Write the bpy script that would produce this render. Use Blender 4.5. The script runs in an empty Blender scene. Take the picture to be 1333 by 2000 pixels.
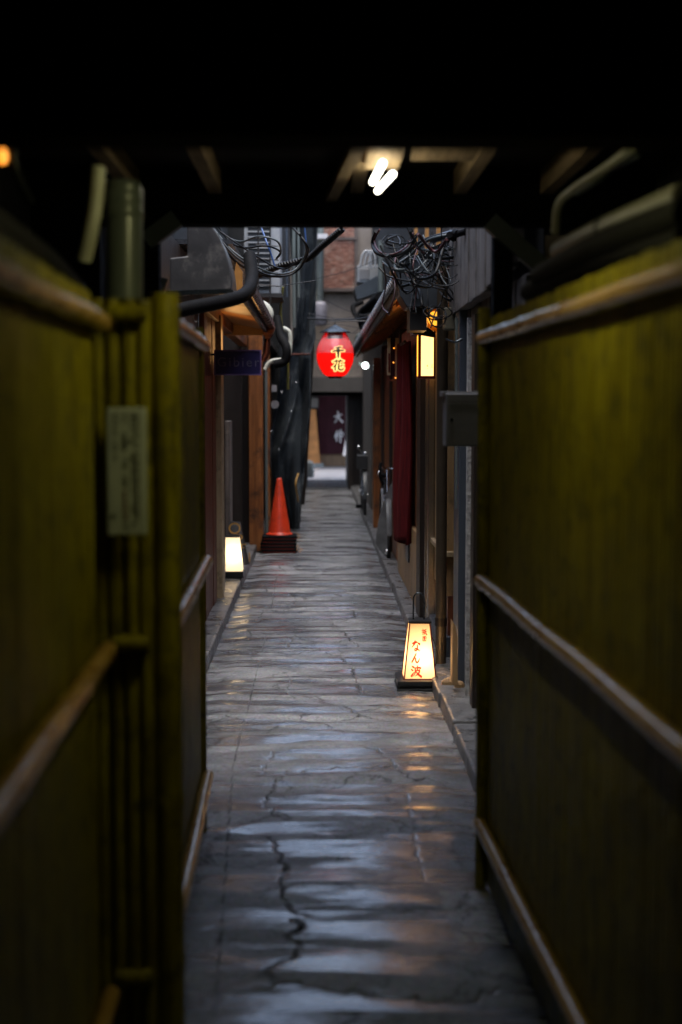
import bpy, math, random
import numpy as np
from mathutils import Vector, Matrix, Euler

random.seed(7)
R = math.radians
sc = bpy.context.scene
# ---------------------------------------------------------------- camera
FPX = 2778.0                     # focal length in photograph pixels (50 mm lens, 36 mm tall frame)
PITCH = math.atan(205.0 / FPX)
YAW = math.atan(46.0 / FPX)
cam_d = bpy.data.cameras.new('camera')
cam = bpy.data.objects.new('camera', cam_d)
sc.collection.objects.link(cam)
cam_d.sensor_fit = 'VERTICAL'
cam_d.sensor_height = 36.0
cam_d.sensor_width = 24.0
cam_d.lens = 50.0
cam_d.clip_start = 0.02
cam_d.clip_end = 2000
cam.location = (0, 0, 1.55)
cam.rotation_euler = (math.pi / 2 - PITCH, 0, -YAW)
cam_d.dof.use_dof = True
cam_d.dof.focus_distance = 8.8
cam_d.dof.aperture_fstop = 1.75
sc.camera = cam
# ---------------------------------------------------------------- sky, light, exposure
SUN_EL, SUN_ROT = 78.0, 180.0
w = bpy.data.worlds.new('World'); sc.world = w; w.use_nodes = True
nt = w.node_tree; nt.nodes.clear()
sky = nt.nodes.new('ShaderNodeTexSky'); sky.sky_type = 'NISHITA'; sky.sun_disc = False
sky.sun_elevation = R(SUN_EL); sky.sun_rotation = R(SUN_ROT); sky.dust_density = 3.0; sky.air_density = 1.0
hs = nt.nodes.new('ShaderNodeHueSaturation'); hs.inputs['Saturation'].default_value = 0.85   # overcast
bg = nt.nodes.new('ShaderNodeBackground'); bg.inputs['Strength'].default_value = 0.15
wo = nt.nodes.new('ShaderNodeOutputWorld')
nt.links.new(sky.outputs[0], hs.inputs['Color']); nt.links.new(hs.outputs[0], bg.inputs[0]); nt.links.new(bg.outputs[0], wo.inputs[0])
sd = bpy.data.lights.new('sun', 'SUN'); sd.energy = 0.55; sd.angle = R(30); sd.color = (1, .99, .97)
so = bpy.data.objects.new('sun', sd); sc.collection.objects.link(so)
_a, _e = R(SUN_ROT), R(SUN_EL)
_d = Vector((math.sin(_a) * math.cos(_e), math.cos(_a) * math.cos(_e), math.sin(_e)))
so.rotation_euler = _d.to_track_quat('Z', 'Y').to_euler()
sc.view_settings.view_transform = 'Standard'
sc.view_settings.look = 'None'
sc.view_settings.gamma = 1.0
sc.view_settings.exposure = 1.95
sc.cycles.use_denoising = True
sc.cycles.max_bounces = 6
sc.cycles.diffuse_bounces = 3
sc.cycles.glossy_bounces = 3
sc.cycles.transparent_max_bounces = 6
sc.cycles.sample_clamp_indirect = 4.0
sc.cycles.caustics_reflective = False
sc.cycles.caustics_refractive = False

# ---------------------------------------------------------------- helpers
def W(px, py, Y):
    """point of the place at depth Y seen at photo pixel px, py (used once to survey the real positions)"""
    xc, yc = (px - 666.5) / FPX, (1000 - py) / FPX
    d = Vector((xc, math.cos(PITCH) + yc * math.sin(PITCH), -math.sin(PITCH) + yc * math.cos(PITCH)))
    d = Matrix.Rotation(-YAW, 3, 'Z') @ d
    t = Y / d.y
    return Vector((d.x * t, Y, 1.55 + d.z * t))
def G(px, py, z=0.0):
    xc, yc = (px - 666.5) / FPX, (1000 - py) / FPX
    d = Vector((xc, math.cos(PITCH) + yc * math.sin(PITCH), -math.sin(PITCH) + yc * math.cos(PITCH)))
    d = Matrix.Rotation(-YAW, 3, 'Z') @ d
    t = (z - 1.55) / d.z
    return Vector((d.x * t, d.y * t, z))

def catmull(P, n=8):
    P = [Vector(p) for p in P]
    if len(P) < 3:
        return [P[0].lerp(P[-1], i / n) for i in range(n + 1)]
    Q = [P[0] * 2 - P[1]] + P + [P[-1] * 2 - P[-2]]
    out = []
    for i in range(1, len(Q) - 2):
        a, b, c, d = Q[i - 1], Q[i], Q[i + 1], Q[i + 2]
        for k in range(n):
            t = k / n
            out.append(0.5 * ((2 * b) + (c - a) * t + (2 * a - 5 * b + 4 * c - d) * t * t + (3 * b - a - 3 * c + d) * t ** 3))
    out.append(P[-1])
    return out

class MB:
    def __init__(s): s.v = []; s.f = []; s.sm = []
    def add(s, vs, fs, smooth=False):
        o = len(s.v); s.v += [tuple(v) for v in vs]
        for f in fs: s.f.append([i + o for i in f]); s.sm.append(smooth)
        return s
    def box(s, a, b, rot=None, piv=None):
        x0, y0, z0 = [min(a[i], b[i]) for i in range(3)]; x1, y1, z1 = [max(a[i], b[i]) for i in range(3)]
        vs = [Vector(p) for p in ((x0,y0,z0),(x1,y0,z0),(x1,y1,z0),(x0,y1,z0),(x0,y0,z1),(x1,y0,z1),(x1,y1,z1),(x0,y1,z1))]
        if rot is not None:
            m = Euler(rot).to_matrix(); c = Vector(piv) if piv is not None else Vector(((x0+x1)/2,(y0+y1)/2,(z0+z1)/2))
            vs = [m @ (v - c) + c for v in vs]
        return s.add(vs, [(0,3,2,1),(4,5,6,7),(0,1,5,4),(1,2,6,5),(2,3,7,6),(3,0,4,7)])
    def quad(s, *p): return s.add(p, [tuple(range(len(p)))])
    def tube(s, P, r, n=10, cap=True, radii=None):
        P = [Vector(p) for p in P]
        rings = []; up = None
        for i, p in enumerate(P):
            t = (P[min(i+1, len(P)-1)] - P[max(i-1, 0)])
            if t.length < 1e-9: t = Vector((0,0,1))
            t.normalize()
            if up is None:
                up = Vector((0,0,1)) if abs(t.z) < .9 else Vector((1,0,0))
            u = (up - t * up.dot(t))
            if u.length < 1e-6: u = t.orthogonal()
            u.normalize(); up = u; v = t.cross(u)
            rr = radii[i] if radii else r
            rings.append([p + (u * math.cos(2*math.pi*k/n) + v * math.sin(2*math.pi*k/n)) * rr for k in range(n)])
        vs = [q for ring in rings for q in ring]; fs = []
        for i in range(len(P) - 1):
            for k in range(n):
                a, b = i*n + k, i*n + (k+1) % n
                fs.append((a, b, b + n, a + n))
        s.add(vs, fs, True)
        if cap:
            s.add(rings[0], [tuple(range(n))[::-1]]); s.add(rings[-1], [tuple(range(n))])
        return s
    def lathe(s, c, prof, n=24, axis='Z', smooth=True):
        vs = []; c = Vector(c)
        for (r, h) in prof:
            for k in range(n):
                a = 2*math.pi*k/n
                q = Vector((r*math.cos(a), r*math.sin(a), h))
                if axis == 'X': q = Vector((h, r*math.cos(a), r*math.sin(a)))
                if axis == 'Y': q = Vector((r*math.cos(a), h, r*math.sin(a)))
                vs.append(c + q)
        fs = []
        for i in range(len(prof)-1):
            for k in range(n):
                a, b = i*n+k, i*n+(k+1) % n
                fs.append((a, b, b+n, a+n))
        return s.add(vs, fs, smooth)
    def prism(s, poly, d):
        """extrude a polygon (list of 3D points) by vector d"""
        n = len(poly); P = [Vector(p) for p in poly]; d = Vector(d)
        vs = P + [p + d for p in P]
        fs = [tuple(range(n))[::-1], tuple(range(n, 2*n))] + [(i, (i+1) % n, (i+1) % n + n, i + n) for i in range(n)]
        return s.add(vs, fs)
    def build(s, name, mat, parent=None, bevel=0):
        loc = Vector(parent.location) if parent is not None and parent.type == 'EMPTY' else Vector((0,0,0))
        if parent is not None and parent.parent is not None: loc = Vector(parent.parent.location)
        if parent is not None and parent.type == 'MESH' and parent.parent is None: loc = Vector((0,0,0))
        me = bpy.data.meshes.new(name)
        me.from_pydata([(v[0]-loc.x, v[1]-loc.y, v[2]-loc.z) for v in s.v], [], s.f)
        me.polygons.foreach_set('use_smooth', s.sm)
        me.materials.append(mat); me.validate(); me.update()
        import bmesh
        bm = bmesh.new(); bm.from_mesh(me); bmesh.ops.recalc_face_normals(bm, faces=bm.faces); bm.to_mesh(me); bm.free()
        o = bpy.data.objects.new(name, me); sc.collection.objects.link(o)
        if parent is not None: o.parent = parent
        if bevel:
            m = o.modifiers.new('bevel', 'BEVEL'); m.width = bevel; m.segments = 2; m.limit_method = 'ANGLE'
        return o

def thing(name, label, cat, loc=(0,0,0), group=None):
    o = bpy.data.objects.new(name, None); sc.collection.objects.link(o); o.location = loc
    o.empty_display_size = .1
    o['label'] = label; o['category'] = cat
    if group: o['group'] = group
    return o
def tag(o, label, cat, group=None):
    o['label'] = label; o['category'] = cat
    if group: o['group'] = group
    return o
def struct(o, kind='structure'): o['kind'] = kind; return o

# ---------------------------------------------------------------- materials
def mat(name, col, rough=.6, metal=0, col2=None, scale=6, stretch=(1,1,1), bump=.0, bscale=40, spec=.5, detail=6, rvar=.0, coat=0, contrast=(.35,.65), dirt=None):
    m = bpy.data.materials.new(name); m.use_nodes = True
    n = m.node_tree.nodes; l = m.node_tree.links
    b = n['Principled BSDF']
    b.inputs['Roughness'].default_value = rough; b.inputs['Metallic'].default_value = metal
    b.inputs['Specular IOR Level'].default_value = spec
    if coat: b.inputs['Coat Weight'].default_value = coat; b.inputs['Coat Roughness'].default_value = .12
    tc = n.new('ShaderNodeTexCoord'); mp = n.new('ShaderNodeMapping'); mp.inputs['Scale'].default_value = stretch
    l.new(tc.outputs['Object'], mp.inputs[0])
    nz = n.new('ShaderNodeTexNoise'); nz.inputs['Scale'].default_value = scale; nz.inputs['Detail'].default_value = detail; nz.inputs['Roughness'].default_value = .62
    l.new(mp.outputs[0], nz.inputs['Vector'])
    cr = n.new('ShaderNodeValToRGB'); cr.color_ramp.elements[0].position, cr.color_ramp.elements[1].position = contrast
    c2 = col2 if col2 else tuple(c * .6 for c in col)
    cr.color_ramp.elements[0].color = (*c2, 1); cr.color_ramp.elements[1].color = (*col, 1)
    l.new(nz.outputs['Fac'], cr.inputs[0])
    out = cr.outputs[0]
    if dirt:
        n3 = n.new('ShaderNodeTexNoise'); n3.inputs['Scale'].default_value = dirt[1]; n3.inputs['Detail'].default_value = 8; n3.inputs['Roughness'].default_value = .7
        l.new(tc.outputs['Object'], n3.inputs['Vector'])
        r3 = n.new('ShaderNodeValToRGB'); r3.color_ramp.elements[0].position, r3.color_ramp.elements[1].position = .5, .66
        l.new(n3.outputs['Fac'], r3.inputs[0])
        mx = n.new('ShaderNodeMix'); mx.data_type = 'RGBA'
        l.new(r3.outputs[0], mx.inputs['Factor']); l.new(out, mx.inputs['A']); mx.inputs['B'].default_value = (*dirt[0], 1)
        out = mx.outputs['Result']
    l.new(out, b.inputs['Base Color'])
    if rvar:
        mr = n.new('ShaderNodeMapRange'); mr.inputs['From Min'].default_value = .3; mr.inputs['From Max'].default_value = .7
        mr.inputs['To Min'].default_value = max(.03, rough - rvar); mr.inputs['To Max'].default_value = min(1, rough + rvar)
        l.new(nz.outputs['Fac'], mr.inputs[0]); l.new(mr.outputs[0], b.inputs['Roughness'])
    if bump:
        n2 = n.new('ShaderNodeTexNoise'); n2.inputs['Scale'].default_value = bscale; n2.inputs['Detail'].default_value = 5
        l.new(mp.outputs[0], n2.inputs['Vector'])
        bp = n.new('ShaderNodeBump'); bp.inputs['Strength'].default_value = bump; bp.inputs['Distance'].default_value = .01
        l.new(n2.outputs['Fac'], bp.inputs['Height']); l.new(bp.outputs[0], b.inputs['Normal'])
    return m
def glow(name, col, strength, base=(.8,.8,.8), trans=False):
    m = bpy.data.materials.new(name); m.use_nodes = True
    n = m.node_tree.nodes; l = m.node_tree.links; b = n['Principled BSDF']
    b.inputs['Base Color'].default_value = (*base, 1); b.inputs['Roughness'].default_value = .45
    b.inputs['Emission Color'].default_value = (*col, 1); b.inputs['Emission Strength'].default_value = strength
    if trans:
        nz = n.new('ShaderNodeTexNoise'); nz.inputs['Scale'].default_value = 60; nz.inputs['Detail'].default_value = 4
        tc = n.new('ShaderNodeTexCoord'); l.new(tc.outputs['Object'], nz.inputs['Vector'])
        bp = n.new('ShaderNodeBump'); bp.inputs['Strength'].default_value = .2; l.new(nz.outputs['Fac'], bp.inputs['Height'])
        t = n.new('ShaderNodeBsdfTranslucent'); t.inputs['Color'].default_value = (*base, 1); l.new(bp.outputs[0], t.inputs['Normal'])
        mx = n.new('ShaderNodeMixShader'); mx.inputs[0].default_value = .6
        o = n['Material Output']
        l.new(b.outputs[0], mx.inputs[1]); l.new(t.outputs[0], mx.inputs[2]); l.new(mx.outputs[0], o.inputs[0])
    return m

M = dict(
  bamboo=mat('bamboo_yellow_green', (.30,.26,.006), .38, col2=(.12,.095,.003), scale=5, stretch=(9,9,.7), bump=.25, bscale=30, rvar=.08, spec=.35, dirt=((.08,.07,.02), 14)),
  rail=mat('bamboo_rail_tan', (.48,.30,.09), .30, col2=(.32,.17,.04), scale=9, stretch=(3,.6,3), bump=.2, bscale=30, rvar=.06, coat=.25),
  tie=mat('black_twine', (.02,.018,.015), .8),
  black=mat('black_stained_wood', (.005,.005,.0045), .9, scale=8, stretch=(1,6,1), bump=.3, spec=.04),
  ceil=mat('old_ceiling_wood', (.03,.024,.014), .8, scale=6, stretch=(2,.4,2), bump=.3, spec=.2),
  rafter=mat('old_rafter_wood', (.34,.24,.12), .75, scale=8, stretch=(6,.6,6), bump=.4, spec=.2),
  brace=mat('green_grey_painted_brace', (.05,.065,.055), .5, bump=.2),
  darkwall=mat('dark_plaster', (.02,.02,.019), .85, scale=3, bump=.4, spec=.2),  # very dark plaster, faintly mottled
  pvc=mat('grey_pvc', (.115,.135,.125), .32, col2=(.09,.105,.1), scale=3, spec=.5, bump=.05, rvar=.06),
  pvcw=mat('aged_white_pvc', (.5,.5,.42), .35, col2=(.38,.37,.3), scale=4),
  pvcd=mat('dimmed_white_pvc', (.17,.165,.15), .4, col2=(.12,.115,.1), scale=4),  # white PVC darkened, the dim light on it put into the colour
  concrete=mat('kerb_stone', (.16,.16,.16), .38, col2=(.07,.07,.07), scale=9, bump=.7, bscale=45, rvar=.2, dirt=((.03,.032,.03), 7)),
  wood=mat('brown_cedar', (.32,.115,.028), .42, col2=(.15,.05,.013), scale=5, stretch=(7,7,.5), bump=.3, bscale=20, rvar=.12, dirt=((.05,.02,.01), 5)),
  woodr=mat('red_brown_board', (.13,.035,.014), .45, col2=(.06,.016,.008), scale=5, stretch=(7,7,.4), bump=.3, rvar=.1),
  amber=mat('varnished_soffit', (.50,.24,.06), .38, col2=(.30,.13,.035), scale=4, stretch=(1,5,1), bump=.15, rvar=.1),
  tan=mat('tan_wall_panel', (.34,.215,.10), .5, col2=(.22,.135,.06), scale=3, stretch=(2,2,.7), bump=.15, rvar=.1, dirt=((.08,.06,.035), 4)),
  cream=mat('cream_painted_wood', (.42,.33,.2), .5, col2=(.28,.21,.12), scale=5, stretch=(4,4,.5), bump=.15, dirt=((.1,.08,.05), 6)),
  darkwood=mat('dark_stained_wood', (.018,.011,.007), .5, scale=5, stretch=(5,5,.5), bump=.3, rvar=.1),
  steel=mat('blue_grey_steel_sheet', (.06,.075,.10), .35, col2=(.07,.085,.105), scale=4, stretch=(4,4,.4), metal=.3, bump=.1, rvar=.12),
  stainless=mat('stainless_edge', (.5,.48,.44), .25, metal=1, col2=(.4,.38,.35), scale=3),
  greywood=mat('weathered_grey_board', (.20,.18,.17), .7, col2=(.09,.08,.075), scale=6, stretch=(9,9,.35), bump=.6, bscale=25, dirt=((.06,.055,.05), 5)),
  chip=mat('flaking_lime_plaster', (.42,.42,.41), .8, col2=(.15,.15,.15), scale=30, bump=1, bscale=60),
  box=mat('grey_meter_box', (.20,.20,.205), .5, col2=(.16,.16,.165), scale=5, bump=.05),
  hood=mat('dull_zinc_hood', (.085,.085,.088), .42, metal=.5, col2=(.07,.07,.075), scale=7, bump=.15, rvar=.15, detail=9, dirt=((.21,.20,.19), 6)),
  copper=mat('copper_gutter', (.20,.075,.05), .28, metal=.7, col2=(.10,.04,.03), scale=8, rvar=.1),
  rubber=mat('black_rubber', (.006,.006,.0065), .7, spec=.08, bump=.15, scale=12),
  cable=mat('black_cable_sheath', (.008,.009,.010), .45, spec=.25, scale=20),
  cableg=mat('grey_cable_sheath', (.055,.07,.075), .45, scale=20),
  cableb=mat('blue_cable_sheath', (.04,.10,.28), .4, scale=20),
  cabler=mat('dark_red_cable_sheath', (.06,.012,.015), .4, scale=20),
  tarp=mat('black_tarpaulin', (.013,.018,.023), .85, col2=(.012,.017,.021), scale=4, bump=.35, bscale=7, rvar=.1, spec=.3, dirt=((.045,.052,.055), 5)),
  pole=mat('dark_steel_pole', (.02,.016,.013), .5),
  cone=mat('orange_red_cone', (.62,.045,.012), .38, col2=(.5,.035,.01), scale=6, bump=.05, rvar=.08, dirt=((.3,.03,.012), 10)),
  lacquer=mat('black_lacquer_wood', (.018,.02,.02), .3, scale=6, bump=.1),
  redframe=mat('red_brown_lacquer', (.22,.012,.006), .4),
  red_ink=mat('red_brush_ink', (.35,.012,.004), .6),
  ink=mat('black_brush_ink', (.006,.01,.008), .6),
  paper_dark=mat('brown_print', (.25,.13,.03), .7),
  tin=mat('dark_tin', (.09,.11,.12), .25, metal=.9, col2=(.05,.06,.065), scale=5, rvar=.1),
  brass=mat('amber_lacquer_collar', (.40,.12,.03), .3, col2=(.15,.04,.01), scale=14, metal=.2),
  maroon=mat('maroon_cloth', (.11,.007,.009), .85, col2=(.05,.003,.005), scale=8, stretch=(6,6,.6), bump=.2, spec=.2),
  noren=mat('dark_maroon_noren', (.03,.007,.011), .85, col2=(.02,.005,.007), scale=5, spec=.15),
  white=mat('white_dye', (.62,.60,.60), .8, spec=.2),
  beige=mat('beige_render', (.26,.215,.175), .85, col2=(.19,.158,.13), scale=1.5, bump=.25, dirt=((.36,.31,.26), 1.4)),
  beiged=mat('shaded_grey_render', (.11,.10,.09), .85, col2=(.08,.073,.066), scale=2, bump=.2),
  blindframe=mat('brown_shutter_rail', (.12,.09,.075), .7),
  acw=mat('white_ac_casing', (.34,.35,.36), .45, col2=(.25,.26,.27), scale=3, dirt=((.35,.35,.33), 5)),
  grille=mat('dark_grille', (.03,.032,.034), .6),
  navy=mat('navy_enamel', (.025,.02,.10), .35, col2=(.018,.014,.07), scale=5),
  navyb=mat('violet_sign_edge', (.14,.10,.26), .35),
  goldline=mat('ochre_outline', (.75,.42,.10), .5),
  chrome=mat('chrome', (.6,.62,.65), .15, metal=1, col2=(.5,.52,.55)),
  tyre=mat('tyre_rubber', (.015,.015,.015), .6, bump=.3),
  guard=mat('grey_dress_guard', (.16,.165,.17), .45, col2=(.075,.08,.08), scale=5, stretch=(1,1,1)),
  notice=mat('notice_board_paint', (.48,.52,.50), .5, col2=(.40,.44,.42), scale=6),
  noticeink=mat('notice_ink', (.03,.035,.035), .6),
  noticered=mat('notice_red_ink', (.20,.05,.03), .6),
  stone=mat('rough_stone', (.22,.24,.23), .7, scale=10, bump=.8, bscale=20),
  tile=mat('grey_roof_tile', (.05,.052,.058), .3, scale=12, bump=.3, rvar=.1),
  street=mat('wet_street_paving', (.30,.30,.31), .35, col2=(.2,.2,.21), scale=3, bump=.1),
  earth=mat('ground_earth', (.08,.08,.075), .9, scale=1),
)
M['paper'] = glow('lantern_paper_warm', (1, .50, .15), 0.12, base=(.92,.80,.62), trans=True)
M['paperw'] = glow('lantern_paper_white', (1, .80, .52), 0.34, base=(.85,.8,.7), trans=True)
M['acryl'] = glow('wall_lamp_acrylic', (1, .52, .17), .75, base=(.85,.7,.5))
M['acryl_side'] = glow('wall_lamp_side_glass', (1, .36, .03), .7, base=(.6,.35,.1))
M['halo'] = glow('yellow_lit_outline', (1, .60, .18), .55, base=(.8,.55,.2))
M['tubeglow'] = glow('fluorescent_tube_glass', (1, .93, .74), 2.6)
M['tubedim'] = glow('warm_tube_glass', (1, .94, .42), 19)
M['bulb'] = glow('white_bulb_glass', (.85, 1, .96), 3)
M['orangebulb'] = glow('orange_bulb_glass', (1, .30, .02), .45)
M['slit'] = glow('lit_doorway_slit', (1, .42, .07), .25, base=(.5,.3,.1))

# red lantern membrane: red vinyl lit from inside
def red_mat():
    m = bpy.data.materials.new('red_vinyl_lantern_skin'); m.use_nodes = True
    n = m.node_tree.nodes; l = m.node_tree.links; b = n['Principled BSDF']
    b.inputs['Base Color'].default_value = (.55,.01,.01,1); b.inputs['Roughness'].default_value = .22
    b.inputs['Emission Color'].default_value = (1,.008,.006,1); b.inputs['Emission Strength'].default_value = .24
    b.inputs['Coat Weight'].default_value = .5
    tc = n.new('ShaderNodeTexCoord'); nz = n.new('ShaderNodeTexNoise'); nz.inputs['Scale'].default_value = 9
    mp = n.new('ShaderNodeMapping'); mp.inputs['Scale'].default_value = (2,2,.5); l.new(tc.outputs['Object'], mp.inputs[0]); l.new(mp.outputs[0], nz.inputs['Vector'])
    bp = n.new('ShaderNodeBump'); bp.inputs['Strength'].default_value = .25; bp.inputs['Distance'].default_value = .02
    l.new(nz.outputs['Fac'], bp.inputs['Height']); l.new(bp.outputs[0], b.inputs['Normal'])
    t = n.new('ShaderNodeBsdfTranslucent'); t.inputs['Color'].default_value = (.8,.02,.015,1)
    mx = n.new('ShaderNodeMixShader'); mx.inputs[0].default_value = .55; o = n['Material Output']
    l.new(b.outputs[0], mx.inputs[1]); l.new(t.outputs[0], mx.inputs[2]); l.new(mx.outputs[0], o.inputs[0])
    return m
M['redskin'] = red_mat()
def clear_mat():
    m = bpy.data.materials.new('clear_vinyl_cover'); m.use_nodes = True
    n = m.node_tree.nodes; l = m.node_tree.links
    for x in list(n):
        if x.type == 'BSDF_PRINCIPLED': n.remove(x)
    g = n.new('ShaderNodeBsdfGlossy'); g.inputs['Roughness'].default_value = .08
    t = n.new('ShaderNodeBsdfTransparent'); t.inputs['Color'].default_value = (.86,.84,.86,1)
    f = n.new('ShaderNodeFresnel'); f.inputs['IOR'].default_value = 1.6
    mx = n.new('ShaderNodeMixShader'); o = n['Material Output']
    df = n.new('ShaderNodeBsdfDiffuse'); df.inputs['Color'].default_value = (.5,.45,.47,1); m2 = n.new('ShaderNodeMixShader'); m2.inputs[0].default_value = .22
    l.new(t.outputs[0], m2.inputs[1]); l.new(df.outputs[0], m2.inputs[2])
    l.new(f.outputs[0], mx.inputs[0]); l.new(m2.outputs[0], mx.inputs[1]); l.new(g.outputs[0], mx.inputs[2]); l.new(mx.outputs[0], o.inputs[0])
    return m
M['clear'] = clear_mat()
# bamboo/reed blind: rows of slats
def blind_mat():
    m = mat('reed_blind', (.46,.22,.15), .8, col2=(.15,.06,.04), scale=5, stretch=(1.2,1,9), bump=.6, bscale=10, contrast=(.42,.58), dirt=((.50,.36,.28), 6))
    return m
M['blind'] = blind_mat()

def lamp_light(name, loc, col, watts, r, parent):
    d = bpy.data.lights.new(name, 'POINT'); d.energy = watts; d.color = col; d.shadow_soft_size = r
    o = bpy.data.objects.new(name, d); sc.collection.objects.link(o); o.parent = parent
    o.location = Vector(loc) - Vector(parent.location)
    return o

# ---------------------------------------------------------------- noise in numpy
def vnoise(x, y, seed=0):
    xi, yi = np.floor(x).astype(np.int64), np.floor(y).astype(np.int64)
    xf, yf = x - xi, y - yi
    def h(a, b):
        v = (a * 374761393 + b * 668265263 + seed * 1442695041) & 0x7fffffff
        v = ((v ^ (v >> 13)) * 1274126177) & 0x7fffffff
        return ((v ^ (v >> 16)) & 0xffff) / 65535.0
    u = xf * xf * xf * (xf * (xf * 6 - 15) + 10); v = yf * yf * yf * (yf * (yf * 6 - 15) + 10)
    return (h(xi, yi) * (1-u) + h(xi+1, yi) * u) * (1-v) + (h(xi, yi+1) * (1-u) + h(xi+1, yi+1) * u) * v
def fbm(x, y, seed=0, o=4):
    s = 0; a = .5
    for i in range(o):
        s = s + a * vnoise(x * 2**i, y * 2**i, seed + i); a *= .5
    return s

# ================================================================ SETTING: ground
gm = MB().quad((-300,-300,-.06),(300,-300,-.06),(300,300,-.06),(-300,300,-.06)).build('ground', M['earth']); struct(gm)

# cracks and joints, surveyed from the photograph (pixel polylines on the pavement)
CR = [ # (points, half width in x metres, dirt strength)
 ([(520,1510),(540,1520),(532,1545),(518,1570),(530,1592),(570,1603)], .006, 1),
 ([(520,1632),(545,1665),(562,1690),(546,1715),(552,1745),(568,1780),(605,1790)], .008, 1),
 ([(575,1795),(590,1812),(560,1828),(588,1845)], .020, 1),
 ([(585,1850),(570,1880),(540,1890),(500,1905),(555,1932)], .010, .9),
 ([(490,1938),(560,1930),(640,1945),(720,1958),(800,1962),(900,1967),(960,1950),(985,1935),(1030,1936)], .006, 1),
 ([(700,1458),(735,1465),(760,1482),(782,1510),(805,1520),(860,1525),(915,1531)], .007, 1),
 ([(460,1512),(540,1512),(560,1505),(640,1503),(700,1498),(770,1497),(785,1500)], .004, .8),
 ([(668,1232),(680,1245),(700,1262)], .006, 1),
 ([(668,1285),(690,1298),(692,1320),(702,1335),(704,1355)], .007, 1),
 ([(560,1275),(600,1272),(640,1268),(670,1271)], .004, .9),
 ([(448,1216),(520,1213),(600,1212),(693,1210)], .003, .8),
 ([(512,1193),(600,1194),(690,1192),(760,1190)], .004, 1),
 ([(693,1192),(696,1205)], .007, 1), ([(514,1194),(508,1208)], .006, 1),
 ([(545,1105),(560,1117),(620,1112),(660,1108),(700,1112),(740,1118)], .004, .9),
 ([(565,1160),(580,1170),(566,1185)], .006, .8), ([(630,1158),(660,1160),(690,1168)], .008, .9),
 ([(560,1240),(572,1250),(560,1262),(575,1270)], .005, .8),
 ([(600,1060),(660,1056),(715,1058)], .004, .6), ([(590,1035),(640,1030),(690,1033)], .005, .6), ([(600,1003),(640,1007),(690,1003)], .006, .7),
 ([(560,1010),(600,1002),(660,999)], .004, .5),
 ([(670,1378),(690,1388),(706,1400)], .004, .9),
 ([(560,1310),(570,1330),(560,1345),(575,1365)], .004, .6),
 ([(455,1250),(420,1262),(412,1266)], .005, .7),
 ([(533,1470),(520,1495),(515,1508)], .003, .5),
 ([(795,1555),(805,1600),(815,1660),(830,1720)], .0022, .35),
 ([(356,1690),(440,1680)], .003, .4), ([(360,1815),(450,1812)], .0035, .4),
]
JT = [([(543,1115),(530,1190)], .003), ([(520,1240),(455,1500)], .003), ([(455,1500),(420,2000)], .0032)]
rng = np.random.RandomState(3)
def poly_px(pts):
    out = []
    for i in range(len(pts)-1):
        a, b = G(*pts[i]), G(*pts[i+1]); n = max(2, int((b-a).length / .022))
        for k in range(n):
            p = a.lerp(b, k/n); j = .0065 if k else 0
            out.append((p.x + rng.randn()*j, p.y + rng.randn()*j*2.5))
    q = G(*pts[-1]); out.append((q.x, q.y)); return out
NX = 230
xs = np.linspace(-.70, .86, NX)
ys = []; y = 2.6
while y < 27.2:
    ys.append(y); y += max(.0045, y*y / 4306.0 * .62)
ys = np.array(ys); NY = len(ys)
X, Yg = np.meshgrid(xs, ys)
H = np.zeros_like(X); DIRT = np.zeros_like(X)
wig = (fbm(X*1.2, Yg*.8, 11) - .5) * .5
def ss(a, b, t): t = np.clip((t-a)/(b-a), 0, 1); return t*t*(3-2*t)
midw = ss(4.2, 5.6, Yg) * (1 - ss(13, 18, Yg)); nearw = 1 - ss(4.4, 6.0, Yg)
lam = .20 + .02 * Yg
ph = (Yg + wig * .9) / .27
bands = np.sin(2*np.pi*(ph + .8*(fbm(X*.55, Yg*1.4, 5)-.5)*2)) * (.35 + 1.1 * fbm(X*1.0, Yg*1.3, 8))
H += bands * .0046 * (midw + .12)
H += (fbm(X*.9, (Yg+wig)*5.0, 21) - .5) * .0105 * (midw*.9 + .2)
H += (fbm(X*.40, (Yg+wig)*1.7, 31, 3) - .5) * .075 * (.36 + .64*nearw)
H += (fbm(X*3, Yg*9, 41) - .5) * .0032
H += (fbm(X*45, Yg*45, 51, 2) - .5) * .0007
H -= .012 * (ss(.48, .62, np.abs(X)))              # gutters along both kerbs
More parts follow.
